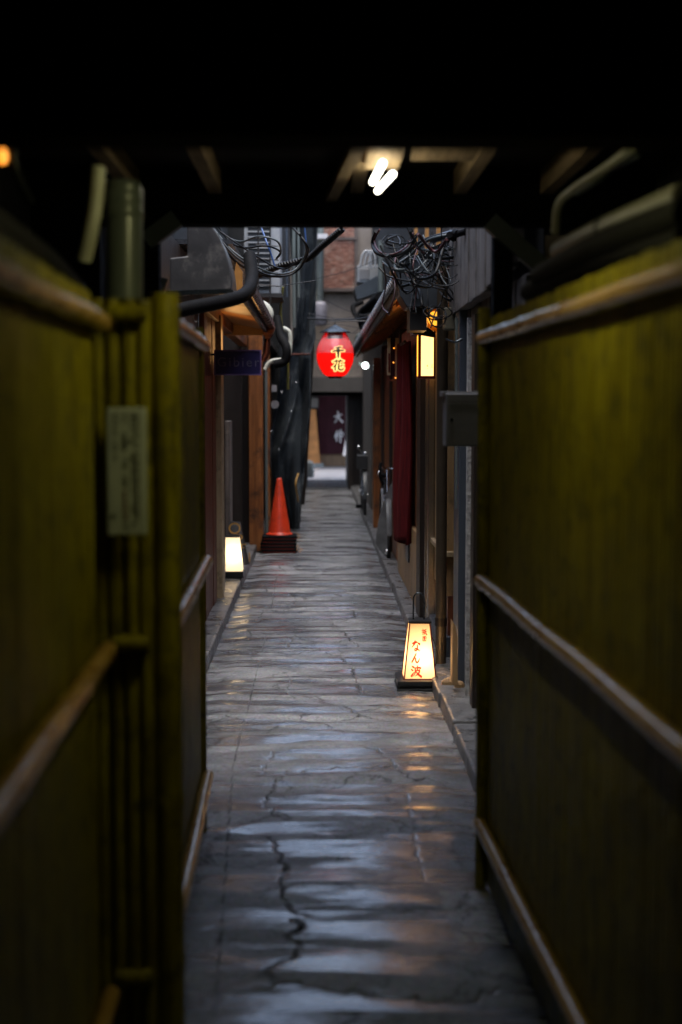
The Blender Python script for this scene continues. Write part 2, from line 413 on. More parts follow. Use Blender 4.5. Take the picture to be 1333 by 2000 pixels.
for pts, hw, s in CR + [(p, h, .75) for p, h in JT]:
    P = np.array(poly_px(pts)) if len(pts) > 2 or True else None
    if (pts, hw) in JT: P = np.array([[G(*p).x, G(*p).y] for p in pts])
    y0, y1 = P[:,1].min()-.3, P[:,1].max()+.3
    r0, r1 = np.searchsorted(ys, y0), np.searchsorted(ys, y1)
    Xs, Ys = X[r0:r1], Yg[r0:r1]
    best = np.full(Xs.shape, 9.0)
    sy = np.maximum(1.0, Ys*Ys/4306.0*1.1 / .012)     # far transverse gaps are broken wider
    for i in range(len(P)-1):
        ax, ay = P[i]; bx, by = P[i+1]
        m = (Ys[:,0] > min(ay,by)-.25) & (Ys[:,0] < max(ay,by)+.25)
        if not m.any(): continue
        XX, YY, S = Xs[m], Ys[m], sy[m]
        dx, dy = (bx-ax), (by-ay)/S; px_, py_ = XX-ax, (YY-ay)/S
        t = np.clip((px_*dx + py_*dy)/(dx*dx+dy*dy+1e-12), 0, 1)
        d = np.hypot(px_-t*dx, py_-t*dy); best[m] = np.minimum(best[m], d)
    ww = np.maximum(.0030, hw * .50 * (.0 + 2.0*fbm(Xs*26, Ys*16, 61, 3)))
    g = 1 - ss(0.35, 1.25, best/ww)
    H[r0:r1] -= g * (0 if (pts, hw) in JT else min(.007, hw)) ; DIRT[r0:r1] = np.maximum(DIRT[r0:r1], g*s*(.45 + .55*ss(.38,.5,fbm(Xs*7,Ys*7,67))))
# the broken patch of coarse aggregate and the paler repaired slab near the right fence
patch = np.zeros_like(X)
q = [G(855,1740), G(880,1815), G(895,1838), G(965,1840), G(960,1745)]
pp = [(v.x, v.y) for v in q]
inside = np.ones_like(X, bool); inside &= (Yg > pp[3][1]) & (Yg < pp[0][1]); 
tt = (Yg-pp[2][1])/(pp[0][1]-pp[2][1]); lx = pp[2][0] + (pp[0][0]-pp[2][0])*tt
inside &= X > lx + (fbm(X*20,Yg*20,71)-.5)*.02; inside &= X < .56
patch[inside] = 1
verts = np.stack([X, Yg, H], -1).reshape(-1, 3)
idx = np.arange(NX*NY).reshape(NY, NX)
quads = np.stack([idx[:-1,:-1], idx[:-1,1:], idx[1:,1:], idx[1:,:-1]], -1).reshape(-1, 4)
me = bpy.data.meshes.new('pavement'); me.vertices.add(len(verts)); me.vertices.foreach_set('co', verts.ravel())
me.loops.add(quads.size); me.loops.foreach_set('vertex_index', quads.ravel().astype(np.int32))
me.polygons.add(len(quads)); me.polygons.foreach_set('loop_start', np.arange(0, quads.size, 4, dtype=np.int32)); me.polygons.foreach_set('loop_total', np.full(len(quads), 4, dtype=np.int32))
me.update(calc_edges=True); me.polygons.foreach_set('use_smooth', np.ones(len(quads), bool))
for nm, arr in (('dirt', DIRT), ('slab', patch)):
    at = me.attributes.new(nm, 'FLOAT', 'POINT'); at.data.foreach_set('value', arr.ravel().astype(np.float32))
def pave_mat():
    m = bpy.data.materials.new('wet_worn_concrete'); m.use_nodes = True
    n = m.node_tree.nodes; l = m.node_tree.links; b = n['Principled BSDF']
    tc = n.new('ShaderNodeTexCoord')
    def noise(sc_, st, det=6, ro=.6):
        mp = n.new('ShaderNodeMapping'); mp.inputs['Scale'].default_value = st; l.new(tc.outputs['Object'], mp.inputs[0])
        z = n.new('ShaderNodeTexNoise'); z.inputs['Scale'].default_value = sc_; z.inputs['Detail'].default_value = det; z.inputs['Roughness'].default_value = ro
        l.new(mp.outputs[0], z.inputs['Vector']); return z
    z1 = noise(2.2, (1,1.6,1), 9, .68); z2 = noise(38, (1,1,1), 5); z3 = noise(2.2, (.55,3.0,1), 9, .62); z4 = noise(210, (1,1,1), 3)
    cr = n.new('ShaderNodeValToRGB'); e = cr.color_ramp.elements; e[0].position, e[1].position = .34, .66
    e[0].color = (.042,.049,.056,1); e[1].color = (.14,.152,.168,1); l.new(z1.outputs['Fac'], cr.inputs[0])
    mxa = n.new('ShaderNodeMix'); mxa.data_type = 'RGBA'; mxa.blend_type = 'OVERLAY'; mxa.inputs['Factor'].default_value = .55
    dw = n.new('ShaderNodeMapRange'); dw.inputs['From Min'].default_value = .46; dw.inputs['From Max'].default_value = .56; dw.inputs['To Min'].default_value = .62; dw.inputs['To Max'].default_value = 1.45
    l.new(z3.outputs['Fac'], dw.inputs[0]); vs_ = n.new('ShaderNodeVectorMath'); vs_.operation = 'SCALE'; l.new(cr.outputs[0], vs_.inputs[0]); l.new(dw.outputs[0], vs_.inputs['Scale'])
    l.new(vs_.outputs[0], mxa.inputs['A']); l.new(z2.outputs['Fac'], mxa.inputs['B'])
    at2 = n.new('ShaderNodeAttribute'); at2.attribute_name = 'slab'
    mxs = n.new('ShaderNodeMix'); mxs.data_type = 'RGBA'; l.new(at2.outputs['Fac'], mxs.inputs['Factor']); l.new(mxa.outputs['Result'], mxs.inputs['A']); mxs.inputs['B'].default_value = (.27,.255,.245,1)
    at = n.new('ShaderNodeAttribute'); at.attribute_name = 'dirt'
    # fine irregular crack network (dirt-filled) on parts of the surface
    wn = noise(5, (1,1,1), 5, .7); vm = n.new('ShaderNodeVectorMath'); vm.operation = 'MULTIPLY_ADD'; vm.inputs[1].default_value = (.30,.30,0)
    l.new(wn.outputs['Color'], vm.inputs[0]); l.new(tc.outputs['Object'], vm.inputs[2])
    vo = n.new('ShaderNodeTexVoronoi'); vo.feature = 'DISTANCE_TO_EDGE'; vo.voronoi_dimensions = '2D'; vo.inputs['Scale'].default_value = 3.4; l.new(vm.outputs[0], vo.inputs['Vector'])
    vr = n.new('ShaderNodeMapRange'); vr.inputs['From Min'].default_value = .002; vr.inputs['From Max'].default_value = .034; vr.inputs['To Min'].default_value = 1; vr.inputs['To Max'].default_value = 0; l.new(vo.outputs['Distance'], vr.inputs[0])
    mk = noise(1.7, (1,.8,1), 3, .5); mr2 = n.new('ShaderNodeMapRange'); mr2.inputs['From Min'].default_value = .42; mr2.inputs['From Max'].default_value = .50; l.new(mk.outputs['Fac'], mr2.inputs[0])
    vx = n.new('ShaderNodeMath'); vx.operation = 'MULTIPLY'; l.new(vr.outputs[0], vx.inputs[0]); l.new(mr2.outputs[0], vx.inputs[1])
    sp2 = n.new('ShaderNodeTexVoronoi'); sp2.inputs['Scale'].default_value = 110; l.new(tc.outputs['Object'], sp2.inputs['Vector'])
    gr = n.new('ShaderNodeMix'); gr.data_type = 'RGBA'; gr.blend_type = 'SOFT_LIGHT'; gr.inputs['Factor'].default_value = .7
    l.new(mxs.outputs['Result'], gr.inputs['A']); l.new(sp2.outputs['Color'], gr.inputs['B'])
    hsv = n.new('ShaderNodeHueSaturation'); hsv.inputs['Saturation'].default_value = .35; l.new(gr.outputs['Result'], hsv.inputs['Color'])
    mxc = n.new('ShaderNodeMix'); mxc.data_type = 'RGBA'; l.new(vx.outputs[0], mxc.inputs['Factor']); l.new(hsv.outputs[0], mxc.inputs['A']); mxc.inputs['B'].default_value = (.008,.008,.007,1)
    mxs = mxc
    mx = n.new('ShaderNodeMix'); mx.data_type = 'RGBA'; l.new(at.outputs['Fac'], mx.inputs['Factor']); l.new(mxs.outputs['Result'], mx.inputs['A']); mx.inputs['B'].default_value = (.006,.006,.005,1)
    l.new(mx.outputs['Result'], b.inputs['Base Color'])
    mr = n.new('ShaderNodeMapRange'); mr.inputs['From Min'].default_value = .46; mr.inputs['From Max'].default_value = .56
    mr.inputs['To Min'].default_value = .27; mr.inputs['To Max'].default_value = .60; l.new(z3.outputs['Fac'], mr.inputs[0])
    ad = n.new('ShaderNodeMath'); ad.operation = 'ADD'; l.new(mr.outputs[0], ad.inputs[0]); ml = n.new('ShaderNodeMath'); ml.operation = 'MULTIPLY'; l.new(at.outputs['Fac'], ml.inputs[0]); ml.inputs[1].default_value = .5
    l.new(ml.outputs[0], ad.inputs[1]); l.new(ad.outputs[0], b.inputs['Roughness'])
    sp = n.new('ShaderNodeMapRange'); sp.inputs['To Min'].default_value = .75; sp.inputs['To Max'].default_value = .05; l.new(at.outputs['Fac'], sp.inputs[0]); l.new(sp.outputs[0], b.inputs['Specular IOR Level'])
    cw = n.new('ShaderNodeMapRange'); cw.inputs['From Min'].default_value = .53; cw.inputs['From Max'].default_value = .46; l.new(z3.outputs['Fac'], cw.inputs[0])
    iv = n.new('ShaderNodeMath'); iv.operation = 'SUBTRACT'; iv.use_clamp = True; l.new(cw.outputs[0], iv.inputs[0]); l.new(at.outputs['Fac'], iv.inputs[1])
    l.new(iv.outputs[0], b.inputs['Coat Weight']); b.inputs['Coat Roughness'].default_value = .21
    b1 = n.new('ShaderNodeBump'); b1.inputs['Strength'].default_value = .8; b1.inputs['Distance'].default_value = .005; l.new(z4.outputs['Fac'], b1.inputs['Height'])
    b2 = n.new('ShaderNodeBump'); b2.inputs['Strength'].default_value = .75; b2.inputs['Distance'].default_value = .008; l.new(z2.outputs['Fac'], b2.inputs['Height']); l.new(b1.outputs[0], b2.inputs['Normal'])
    b3 = n.new('ShaderNodeBump'); b3.invert = True; b3.inputs['Strength'].default_value = .8; b3.inputs['Distance'].default_value = .006; l.new(vx.outputs[0], b3.inputs['Height']); l.new(b2.outputs[0], b3.inputs['Normal'])
    l.new(b3.outputs[0], b.inputs['Normal'])
    return m
M['pave'] = pave_mat()
me.materials.append(M['pave'])
pv = bpy.data.objects.new('alley_pavement', me); sc.collection.objects.link(pv); struct(pv)
# floor of the passage behind and beside the camera
fl = MB().quad((-1.3,-6,-.012),(1.3,-6,-.012),(1.3,2.6,-.012),(-1.3,2.6,-.012)).build('passage_path', M['concrete']); struct(fl)

# kerbs: one course of stones each side
def kerb(name, x0, x1, ya, yb, z=.075, rot=0):
    mb = MB(); y = ya
    while y < yb:
        L = random.uniform(.5, .75); dz = random.uniform(-.006, .006)
        j = random.uniform(-.006, .006)
        mb.box((x0 + j, y, -.05), (x1, y + L - .012, z + dz)); y += L
    o = mb.build(name, M['concrete'], bevel=.012); return struct(o)
kerb('kerb', -.86, -.655, 5.2, 26.9)
kerb('kerb', .635, .90, 4.7, 26.9, .065)

# street beyond the alley
st = MB().box((-30, 29.2, -.3), (30, 46, .05)).build('street', M['street']); struct(st)
st = MB().box((-.9, 26.9, -.3), (1.2, 29.196, .02)).build('doorway_path', M['concrete']); struct(st)

# ================================================================ PASSAGE
def bamboo_tube(mb, a, b, r=.021, node=.30, wob=.0013, seed=0):
    rr = random.Random(seed); a, b = Vector(a), Vector(b); L = (b-a).length; n = max(4, int(L/.03)); P = []; Rr = []
    nodes = []; t = rr.uniform(.05, node)
    while t < L: nodes.append(t); t += node * rr.uniform(.75, 1.2)
    o1, o2 = rr.uniform(0,6), rr.uniform(0,6)
    for i in range(n+1):
        s = L*i/n; p = a.lerp(b, i/n) + Vector((wob*math.sin(s*5+o1), 0, wob*math.sin(s*6.3+o2)))
        if abs((b-a).normalized().z) > .9: p = a.lerp(b, i/n) + Vector((wob*math.sin(s*2+o1), wob*math.sin(s*2.3+o2), 0))
        k = min([abs(s-q) for q in nodes] + [9]); P.append(p); Rr.append(r * (1 + .16*math.exp(-(k/.014)**2) - .03*math.exp(-((k-.03)/.02)**2)))
    mb.tube(P, r, 12, radii=Rr); return mb

def fence(name, label, A, B, side, ztop, rails, step=.031, group='bamboo fences lining the passage', endpost=None, railmat=None, bulge=.006, rail_off=.03, rail_r=.021):
    """A, B ground points; side = +1 if the poles face +x, -1 if they face -x"""
    A, B = Vector((A[0], A[1], 0)), Vector((B[0], B[1], 0))
    root = thing(name, label, 'fence', A.lerp(B, .5), group)
    d = (B-A).normalized(); nrm = Vector((-d.y, d.x, 0))
    if nrm.x * side < 0: nrm = -nrm
    L = (B-A).length; n = int(L/step); mb = MB(); rr = random.Random(len(label))
    seg = 6
    for i in range(n):
        c = A + d*(i+.5)*L/n; wd = L/n*.5; off = rr.uniform(-.0012, .0012); zt = ztop + rr.uniform(-.004, .004); vs = []
        zs = [0.02]; z = rr.uniform(.1, .35)
        while z < zt-.03: zs += [z-.008, z, z+.008]; z += rr.uniform(.25, .36)
        zs.append(zt); k3 = [0]; 
        tilt = rr.uniform(-.003,.003)
        for zi, z in enumerate(zs):
            isn = (zi-1) % 3 == 1 and 0 < zi < len(zs)-1
            for k in range(seg+1):
                a = math.pi*k/seg
                q = c + d*(-math.cos(a)*wd*.98 + tilt*(z/zt)) + nrm*(math.sin(a)*(bulge + (.0018 if isn else 0)) + off); vs.append((q.x, q.y, z))
        fs = [(j*(seg+1)+k, j*(seg+1)+k+1, (j+1)*(seg+1)+k+1, (j+1)*(seg+1)+k) for j in range(len(zs)-1) for k in range(seg)]
        mb.add(vs, fs, True)
    mb.build('bamboo_panel', M['bamboo'], root)
    bk = MB(); p = [A - nrm*.004, B - nrm*.004, B - nrm*.022, A - nrm*.022]
    bk.prism([(v.x, v.y, .03) for v in p], (0,0,ztop-.035)); bk.build('backing_board', M['black'], root)
    for i, z in enumerate(rails):
        mb = MB(); a = A + nrm*rail_off; b = B + nrm*rail_off - d*.005
        bamboo_tube(mb, (a.x, a.y, z), (b.x, b.y, z), rail_r, seed=i+len(label)); mb.build('rail', railmat or M['rail'], root)
    if endpost:
        mb = MB(); q = B + d*(-.004 if side < 0 else endpost) + nrm*(.022 if side < 0 else .004); bamboo_tube(mb, (q.x, q.y, 0), (q.x, q.y, ztop+.03), .019, .33, .001, 5); mb.build('end_pole', M['bamboo'], root)
    return root

# right fence: one long run from behind the camera to the passage mouth
fence('bamboo_fence', 'long yellow-green bamboo fence filling the right side of the passage', (.737,-1.6), (.548,4.50), -1, 1.83, [1.765, 1.0, .215], step=.030, bulge=.006, endpost=.02)
fence('bamboo_fence', 'dark yellow-green bamboo fence at far left, closest to the viewer', (-.375,-1.6), (-.505,3.20), 1, 1.80, [1.737, 1.0, .20], step=.034, bulge=.006)
fence('bamboo_fence', 'short set-forward bamboo fence ending where the cobbled alley begins on the left', (-.392,3.42), (-.425,5.06), 1, 1.80, [1.765, 1.0, .225], step=.03, endpost=.02)
# corner return with two slender poles, cross rails and the fat yellow post
rt = thing('bamboo_corner', 'corner of bamboo poles with cross rails and a fat yellow post, behind the notice board', 'fence', (-.42,3.3,0))
MB().box((-.70,3.36,-.04),(-.40,3.375,1.80)).build('backing_board', M['black'], rt)
for i, x in enumerate((-.512,-.476,-.440,-.404)):
    mb = MB(); bamboo_tube(mb, (x,3.335,0), (x,3.335,1.80), .0185, .3, .001, i+30); mb.build('pole', M['bamboo'], rt)
for z in (1.765, 1.0, .2):
    mb = MB(); bamboo_tube(mb, (-.478,3.295,z), (-.392,3.295,z), .02, .2, .0, 40); mb.build('cross_rail', M['bamboo'], rt)
mb = MB(); bamboo_tube(mb, (-.357,3.36,0), (-.357,3.36,1.815), .034, .42, .0, 9); mb.build('corner_post', M['bamboo'], rt)

# notice board
nb = thing('notice_board', 'narrow greenish-white notice with columns of small writing, on the left bamboo poles', 'sign', W(248,1045,3.24))
a, b = W(207,796,3.262), W(288,1046,3.262)
MB().box((a.x,3.262,b.z),(b.x,3.276,a.z)).build('board', M['notice'], nb, bevel=.004)
def strokes_block(mb, x0, x1, z0, z1, y, rr, n=5):
    for _ in range(n):
        if rr.random() < .55:
            z = rr.uniform(z0, z1); xa, xb = sorted((rr.uniform(x0, x1), rr.uniform(x0, x1)))
            mb.box((min(xa, x0+(x1-x0)*.2), y, z), (max(xb, x0+(x1-x0)*.8), y+.001+rr.random()*.0008, z+.0016))
        else:
            x = rr.uniform(x0, x1-.002); za, zb = sorted((rr.uniform(z0, z1), rr.uniform(z0, z1)))
            mb.box((x, y-.0003, za), (x+.0016, y+.001+rr.random()*.0008, max(zb, za+.006)))
rr = random.Random(12); ink = MB(); red = MB(); wd = b.x-a.x; hh = a.z-b.z
cols = [(.76,[(.05,.24),(.28,.32),(.36,.88)]), (.66,[(.04,.11),(.11,.19),(.23,.31),(.36,.46),(.48,.6),(.62,.70),(.76,.84),(.90,.95)]), (.46,[(.04,.12),(.18,.35),(.40,.49),(.53,.62),(.92,.96)]), (.22,[(.04,.22),(.27,.42)]), (.14,[(.82,.90)])]
for cx, segs in cols:
    for s0, s1 in segs:
        n = max(1, int((s1-s0)*hh/.012))
        for k in range(n):
            z1 = a.z - hh*(s0 + (s1-s0)*k/n); z0 = a.z - hh*(s0+(s1-s0)*(k+.85)/n)
            strokes_block(ink, a.x+wd*cx-.0055, a.x+wd*cx+.0055, z0, z1, 3.2605, rr)
for k in range(6):
    z1 = a.z - hh*(.65+.25*k/6); strokes_block(red, a.x+wd*.46-.0055, a.x+wd*.46+.0055, z1-hh*.035, z1, 3.2605, rr)
ink.build('lettering', M['noticeink'], nb); red.build('red_lettering', M['noticered'], nb)

# passage roof
pr = thing('passage_roof', 'black timber roof over the passage with beams, rafters, posts and braces', 'roof', (0,5.3,2.2))
MB().box((-2.2,-6,2.42),(2.2,5.44,2.5)).build('ceiling_boards', M['ceil'], pr)
MB().box((-2.2,2.40,2.000),(2.2,2.54,2.418)).build('near_beam', M['black'], pr, bevel=.004)
MB().box((-2.2,5.30,2.222),(2.2,5.42,2.418)).build('far_beam', M['black'], pr, bevel=.004)
MB().box((-2.2,5.34,2.5),(2.2,5.44,3.6)).build('front_board', M['black'], pr)
for x in (-.70,-.40,.12,.50,.82):
    MB().box((x,2.55,2.33),(x+.05,5.296,2.418)).build('rafter', M['rafter'], pr, bevel=.003)
MB().box((.655,5.31,0),(.725,5.40,2.22)).build('post', M['black'], pr, bevel=.003)
MB().box((-.66,5.31,0),(-.585,5.40,2.22)).build('post', M['black'], pr, bevel=.003)
for (p0, p1) in ((W(958,430,5.28), W(1135,585,5.28)), (W(285,470,5.28), W(345,425,5.28))):
    d = (p1-p0).normalized(); u = Vector((-d.z,0,d.x))*.032
    MB().prism([p0-u, p1-u, p1+u, p0+u], (0,.05,0)).build('brace', M['brace'], pr)
MB().prism([(.03,5.29,2.30),(.07,5.29,2.30),(.155,4.0,2.30),(.115,4.0,2.30)], (0,0,.029)).build('rafter', M['rafter'], pr)
MB().box((.30,4.36,2.335),(.499,4.62,2.41)).build('ceiling_plank', M['rafter'], pr, bevel=.003)
MB().box((-1.05,5.30,0),(-.80,5.438,2.221)).build('slit_cover_board', M['black'], pr)  # added black board, covers a bright slit at the wall end
# enclosing side walls of the passage
wl = MB().box((-1.35,-6,-.05),(-1.052,5.447,2.5)).build('passage_wall', M['darkwall']); tag(wl, 'dark wall behind the left bamboo fences', 'wall')
wr = MB().box((1.25,-6,-.05),(1.55,5.445,2.5)).build('passage_wall', M['darkwall']); tag(wr, 'dark wall behind the long right bamboo fence', 'wall')
wb = MB().box((-1.05,-6.2,-.05),(1.25,-6,2.42)).build('passage_wall', M['darkwall']); tag(wb, 'added dark wall closing the passage behind the viewer, out of view', 'wall')  # unseen, added to keep daylight from entering behind the fences

# fluorescent lamp
fl = thing('ceiling_lamp', 'glaring white twin-tube lamp fixed under the passage roof', 'lamp', (.20,4.45,2.29))
MB().tube([(.200,4.76,2.262),(.232,4.42,2.262)], .0105, 12).build('tube', M['tubeglow'], fl)
MB().tube([(.180,4.66,2.275),(.196,4.30,2.275)], .0105, 12).build('tube', M['tubeglow'], fl)
MB().box((.15,4.1,2.31),(.26,4.62,2.327)).build('mount', M['rafter'], fl)
f2 = thing('ceiling_lamp', 'second tube lamp hidden above the near black beam of the passage roof', 'lamp', (.145,2.85,2.16))
MB().tube([(.14,2.68,2.14),(.15,3.02,2.14)], .0135, 12).build('tube', M['tubedim'], f2)
MB().box((.10,2.62,2.16),(.19,3.1,2.175)).build('mount', M['black'], f2)
MB().tube([(.145,2.86,2.175),(.145,2.86,2.42)], .008, 8).build('hanger', M['black'], f2)

# ---- pipes and clutter above the left fence
gp = thing('drain_pipe', 'thick grey upright pipe with a ringed collar above the left fence corner', 'pipe', W(242,585,3.62))
P0, P1 = W(242,600,3.62), W(242,366,3.62)
MB().tube([P0, P1], .048, 28).build('pipe_shaft', M['pvc'], gp)
cz = W(242,400,3.62).z
MB().lathe((P0.x,3.62,cz), [(.0485,-.034),(.052,-.03),(.052,-.004),(.049,0),(.052,.004),(.052,.03),(.0485,.034)], 28).build('collar', M['pvc'], gp)
MB().lathe((P0.x,3.62,P1.z), [(.048,0),(.044,.012),(.03,.018),(0.001,.02)], 28).build('cap', M['pvc'], gp)
P = [W(193,325,3.5), W(187,400,3.5), W(177,455,3.5), W(165,508,3.52)]
tag(MB().tube(catmull(P,6), .0185, 14).build('white_pipe', M['pvcw']), 'slim off-white pipe leaning beside the thick grey pipe', 'pipe')
P = [(-.56,-.5,1.90),(-.58,1.5,1.885),(-.60,3.0,1.87),(-.66,3.9,1.86)]
tag(MB().tube(catmull(P,8), .038, 14).build('duct_hose', M['rubber']), 'dark insulated hose running above the near left fence', 'hose')
P = [(-.53,-.5,1.845),(-.545,1.0,1.84),(-.565,2.2,1.85),(-.60,3.25,1.83)]
tag(MB().tube(catmull(P,8), .026, 12).build('conduit', M['rubber']), 'greenish conduit lying just behind the top rail of the near left fence', 'pipe')
ob = thing('orange_bulb', 'small glowing orange bulb at the upper left edge of the picture', 'lamp', W(6,303,3.3))
c = W(5,303,3.3); MB().lathe(c, [(.001,-.022),(.010,-.018),(.014,-.004),(.011,.012),(.004,.022),(.001,.024)], 16).build('bulb', M['orangebulb'], ob)
MB().lathe(c+Vector((0,0,.035)), [(.007,-.014),(.009,0),(.009,.03),(.001,.03)], 12).build('socket', M['rubber'], ob)
tag(MB().tube(catmull([W(-30,230,3.3), W(20,255,3.32), W(30,330,3.32), W(60,395,3.4)],6), .010, 8).build('cable', M['cable']), 'cable hanging beside the orange bulb', 'cable')
# ---- pipes above the right fence
pp_ = thing('pvc_pipe', 'pale plastic pipe slanting above the right fence with a black strap', 'pipe', (.72,3.3,1.98))
Q = [W(1098,492,4.05), W(1180,452,3.5), W(1345,385,2.85)]
MB().tube(catmull(Q,8), .034, 22).build('pipe_shaft', M['pvcd'], pp_)
q = W(1190,446,3.45); qd = (Q[2]-Q[0]).normalized()
MB().tube([q-qd*.01, q+qd*.01], .037, 20).build('strap', M['cable'], pp_)
tag(MB().tube(catmull([W(1060,540,4.0), W(1180,480,3.3), W(1350,415,2.7)],8), .036, 12).build('duct_hose', M['rubber']), 'black hose directly under the pale plastic pipe on the right', 'hose')
tag(MB().tube(catmull([W(1085,452,4.2), W(1092,400,4.1), W(1120,370,4.0), W(1180,330,3.8), W(1235,290,3.6)],8), .013, 12).build('conduit', M['pvcw']), 'thin conduit bending up to the ceiling above the right fence', 'pipe')
tag(MB().tube(catmull([W(1125,380,3.95), W(1170,352,3.85), W(1200,330,3.8), W(1245,305,3.6)],8), .006, 8).build('cable', M['cableg']), 'thin cable beside the bent conduit on the right ceiling', 'cable')
tag(MB().tube(catmull([W(1035,570,4.2), W(1150,520,3.5), W(1345,470,2.7)],8), .03, 12).build('duct_hose', M['rubber']), 'greenish hose lowest above the right bamboo fence', 'hose')

# ================================================================ LEFT SIDE OF THE ALLEY
LX = -.78
lb = thing('restaurant_front', 'brown timber restaurant front on the left with amber soffit and copper-edged eave', 'building', (-.9,10,0))
MB().box((-1.05,5.442,-.05),(LX-.03,9.8,2.5)).build('lower_wall', M['darkwood'], lb)
mb = MB()
y = 9.8
while y < 11.0:
    mb.box((LX-.03,y,.06),(LX+random.uniform(0,.008),y+.145,2.2)); y += .15
mb.build('board_wall', M['woodr'], lb, bevel=.004)
MB().box((LX-.03,10.95,.07),(LX+.045,11.12,2.25)).build('door_jamb', M['cream'], lb, bevel=.004)
MB().box((LX-.03,11.12,.07),(LX+.012,11.45,.62)).build('kick_panel', M['tan'], lb, bevel=.004)
MB().box((LX-.03,11.12,.62),(LX-.004,11.45,2.2)).build('side_panel', M['cream'], lb)
MB().box((LX-.02,11.46,.07),(LX+.02,11.60,2.2)).build('door_jamb', M['cream'], lb, bevel=.003)
MB().box((LX-.10,11.62,1.25),(LX-.028,11.75,1.75)).build('lit_slit', M['slit'], lb)
# dark recess of the doorway
MB().box((-1.35,11.65,-.05),(-1.25,15.3,2.4)).build('recess_wall', M['darkwood'], lb)
MB().box((-1.25,11.60,-.05),(LX-.03,11.64,2.4)).build('recess_side', M['darkwood'], lb)
MB().box((-1.25,15.26,-.05),(LX-.03,15.32,2.4)).build('recess_side', M['darkwood'], lb)
MB().box((LX-.09,13.4,.06),(LX-.04,13.7,1.42)).build('grey_post', M['greywood'], lb, bevel=.004)
MB().box((-1.22,12.3,.05),(-1.18,13.3,1.9)).build('inner_door', M['wood'], lb)
MB().box((LX-.06,9.8,2.2),(LX+.03,15.4,2.30)).build('lintel', M['wood'], lb, bevel=.005)
# eave: soffit, fascia, gutter
MB().prism([(-1.1,8.5,2.36),(-.47,8.5,2.235),(-.47,8.5,2.255),(-1.1,8.5,2.50)], (0,4.3,0)).build('soffit', M['amber'], lb)
MB().box((-.95,12.79,2.19),(-.47,12.83,2.35)).build('soffit_end', M['amber'], lb)
MB().box((-.468,8.5,2.205),(-.445,12.75,2.29)).build('fascia', M['darkwood'], lb)
mb = MB()
prof = [(-.412,2.26),(-.40,2.225),(-.375,2.215),(-.35,2.23),(-.345,2.268),(-.35,2.268),(-.357,2.235),(-.376,2.222),(-.395,2.231),(-.405,2.262)]
mb.prism([(x-.03,8.4,z+.02) for x,z in prof], (0,4.2,0)); mb.build('gutter', M['copper'], lb)
MB().box((-1.15,8.5,2.51),(-.5,12.8,2.54)).build('roof_sheet', M['tile'], lb)
MB().box((-1.4,5.442,2.502),(-1.02,16.5,4.1)).build('upper_wall', M['darkwall'], lb)
# added warm point light under the left eave, gives the soffit its amber glow
lamp_light('soffit_fill_light', (-.70,11.2,2.04), (1,.50,.16), .8, .14, lb)
# big square timber post
tp = tag(MB().box((-.735,15.25,.0),(-.585,15.42,2.55)).build('timber_post', M['wood'], bevel=.008), 'thick square brown timber post between the doorway and the traffic cones', 'post')
tp2 = tag(MB().box((-.60,16.3,0),(-.545,16.36,2.3)).build('timber_post', M['wood'], bevel=.004), 'thin reddish timber upright just past the thick square post', 'post')
tag(MB().tube([(-.575,16.0,0),(-.575,16.0,2.2)], .018, 12).build('drain_pipe', M['pvc']), 'slim grey downpipe between the thick and the thin timber posts', 'pipe')
tag(MB().box((-.66,18.3,0),(-.60,18.6,2.4)).build('timber_post', M['wood'], bevel=.004), 'amber timber upright half hidden behind the traffic cone', 'post')
fb = thing('back_building', 'dark unlit building far along the left of the alley behind the tarpaulin', 'building', (-.9,20,0))
MB().box((-1.4,15.5,-.05),(-.74,26.9,3.0)).build('lower_wall', M['darkwood'], fb)
MB().box((-.739,18.7,-.05),(-.50,26.88,5.1)).build('annex_wall', M['darkwall'], fb)
MB().box((-1.4,16.52,3.0),(-.80,26.9,5.2)).build('upper_wall', M['darkwall'], fb)
MB().box((-.75,16.2,2.25),(-.52,19.5,2.30)).build('ledge', M['darkwood'], fb)

# hood and hose above left
hd = thing('range_hood', 'dull grey curved metal hood jutting out above the left eave', 'duct', W(390,570,7.0))
prof = [(332,570),(452,566),(451,540),(447,515),(440,490),(429,463),(413,438),(366,438),(366,500),(332,504)]
pts = [W(px,py,7.0) for px,py in prof]
MB().prism(pts, (0,.5,0)).build('hood_shell', M['hood'], hd, bevel=.006)
pts = [W(px,py,6.995) for px,py in [(318,568),(455,566),(457,573),(318,577)]]
MB().prism([p for p in pts], (0,.52,0)).build('bottom_rim', M['tin'], hd)
P = [W(300,620,6.6), W(370,602,6.7), W(430,590,6.9), W(478,575,7.1), W(492,545,7.3), W(488,500,7.5)]
tag(MB().tube(catmull(P,8), .034, 16).build('duct_hose', M['rubber']), 'thick black hose rising beneath the grey hood on the left', 'hose')
tag(MB().prism([W(462,512,7.6),W(474,530,7.6),W(474,566,7.6),W(452,566,7.6)], (0,.06,0)).build('gable_board', M['amber']), 'small pointed brown board right of the grey hood', 'board')
# hook under soffit
tag(MB().tube(catmull([W(385,610,6.9),W(378,618,6.9),W(380,628,6.9),W(387,628,6.9)],6), .003, 8).build('hook', M['pole']), 'tiny iron hook under the amber soffit', 'hook')
# bracket of small metal box above post
tag(MB().prism([W(312,540,5.6),W(328,545,5.6),W(318,577,5.6),W(300,577,5.6)], (0,.05,0)).build('metal_clip', M['steel']), 'small shiny metal box peeping over the yellow corner post', 'box')

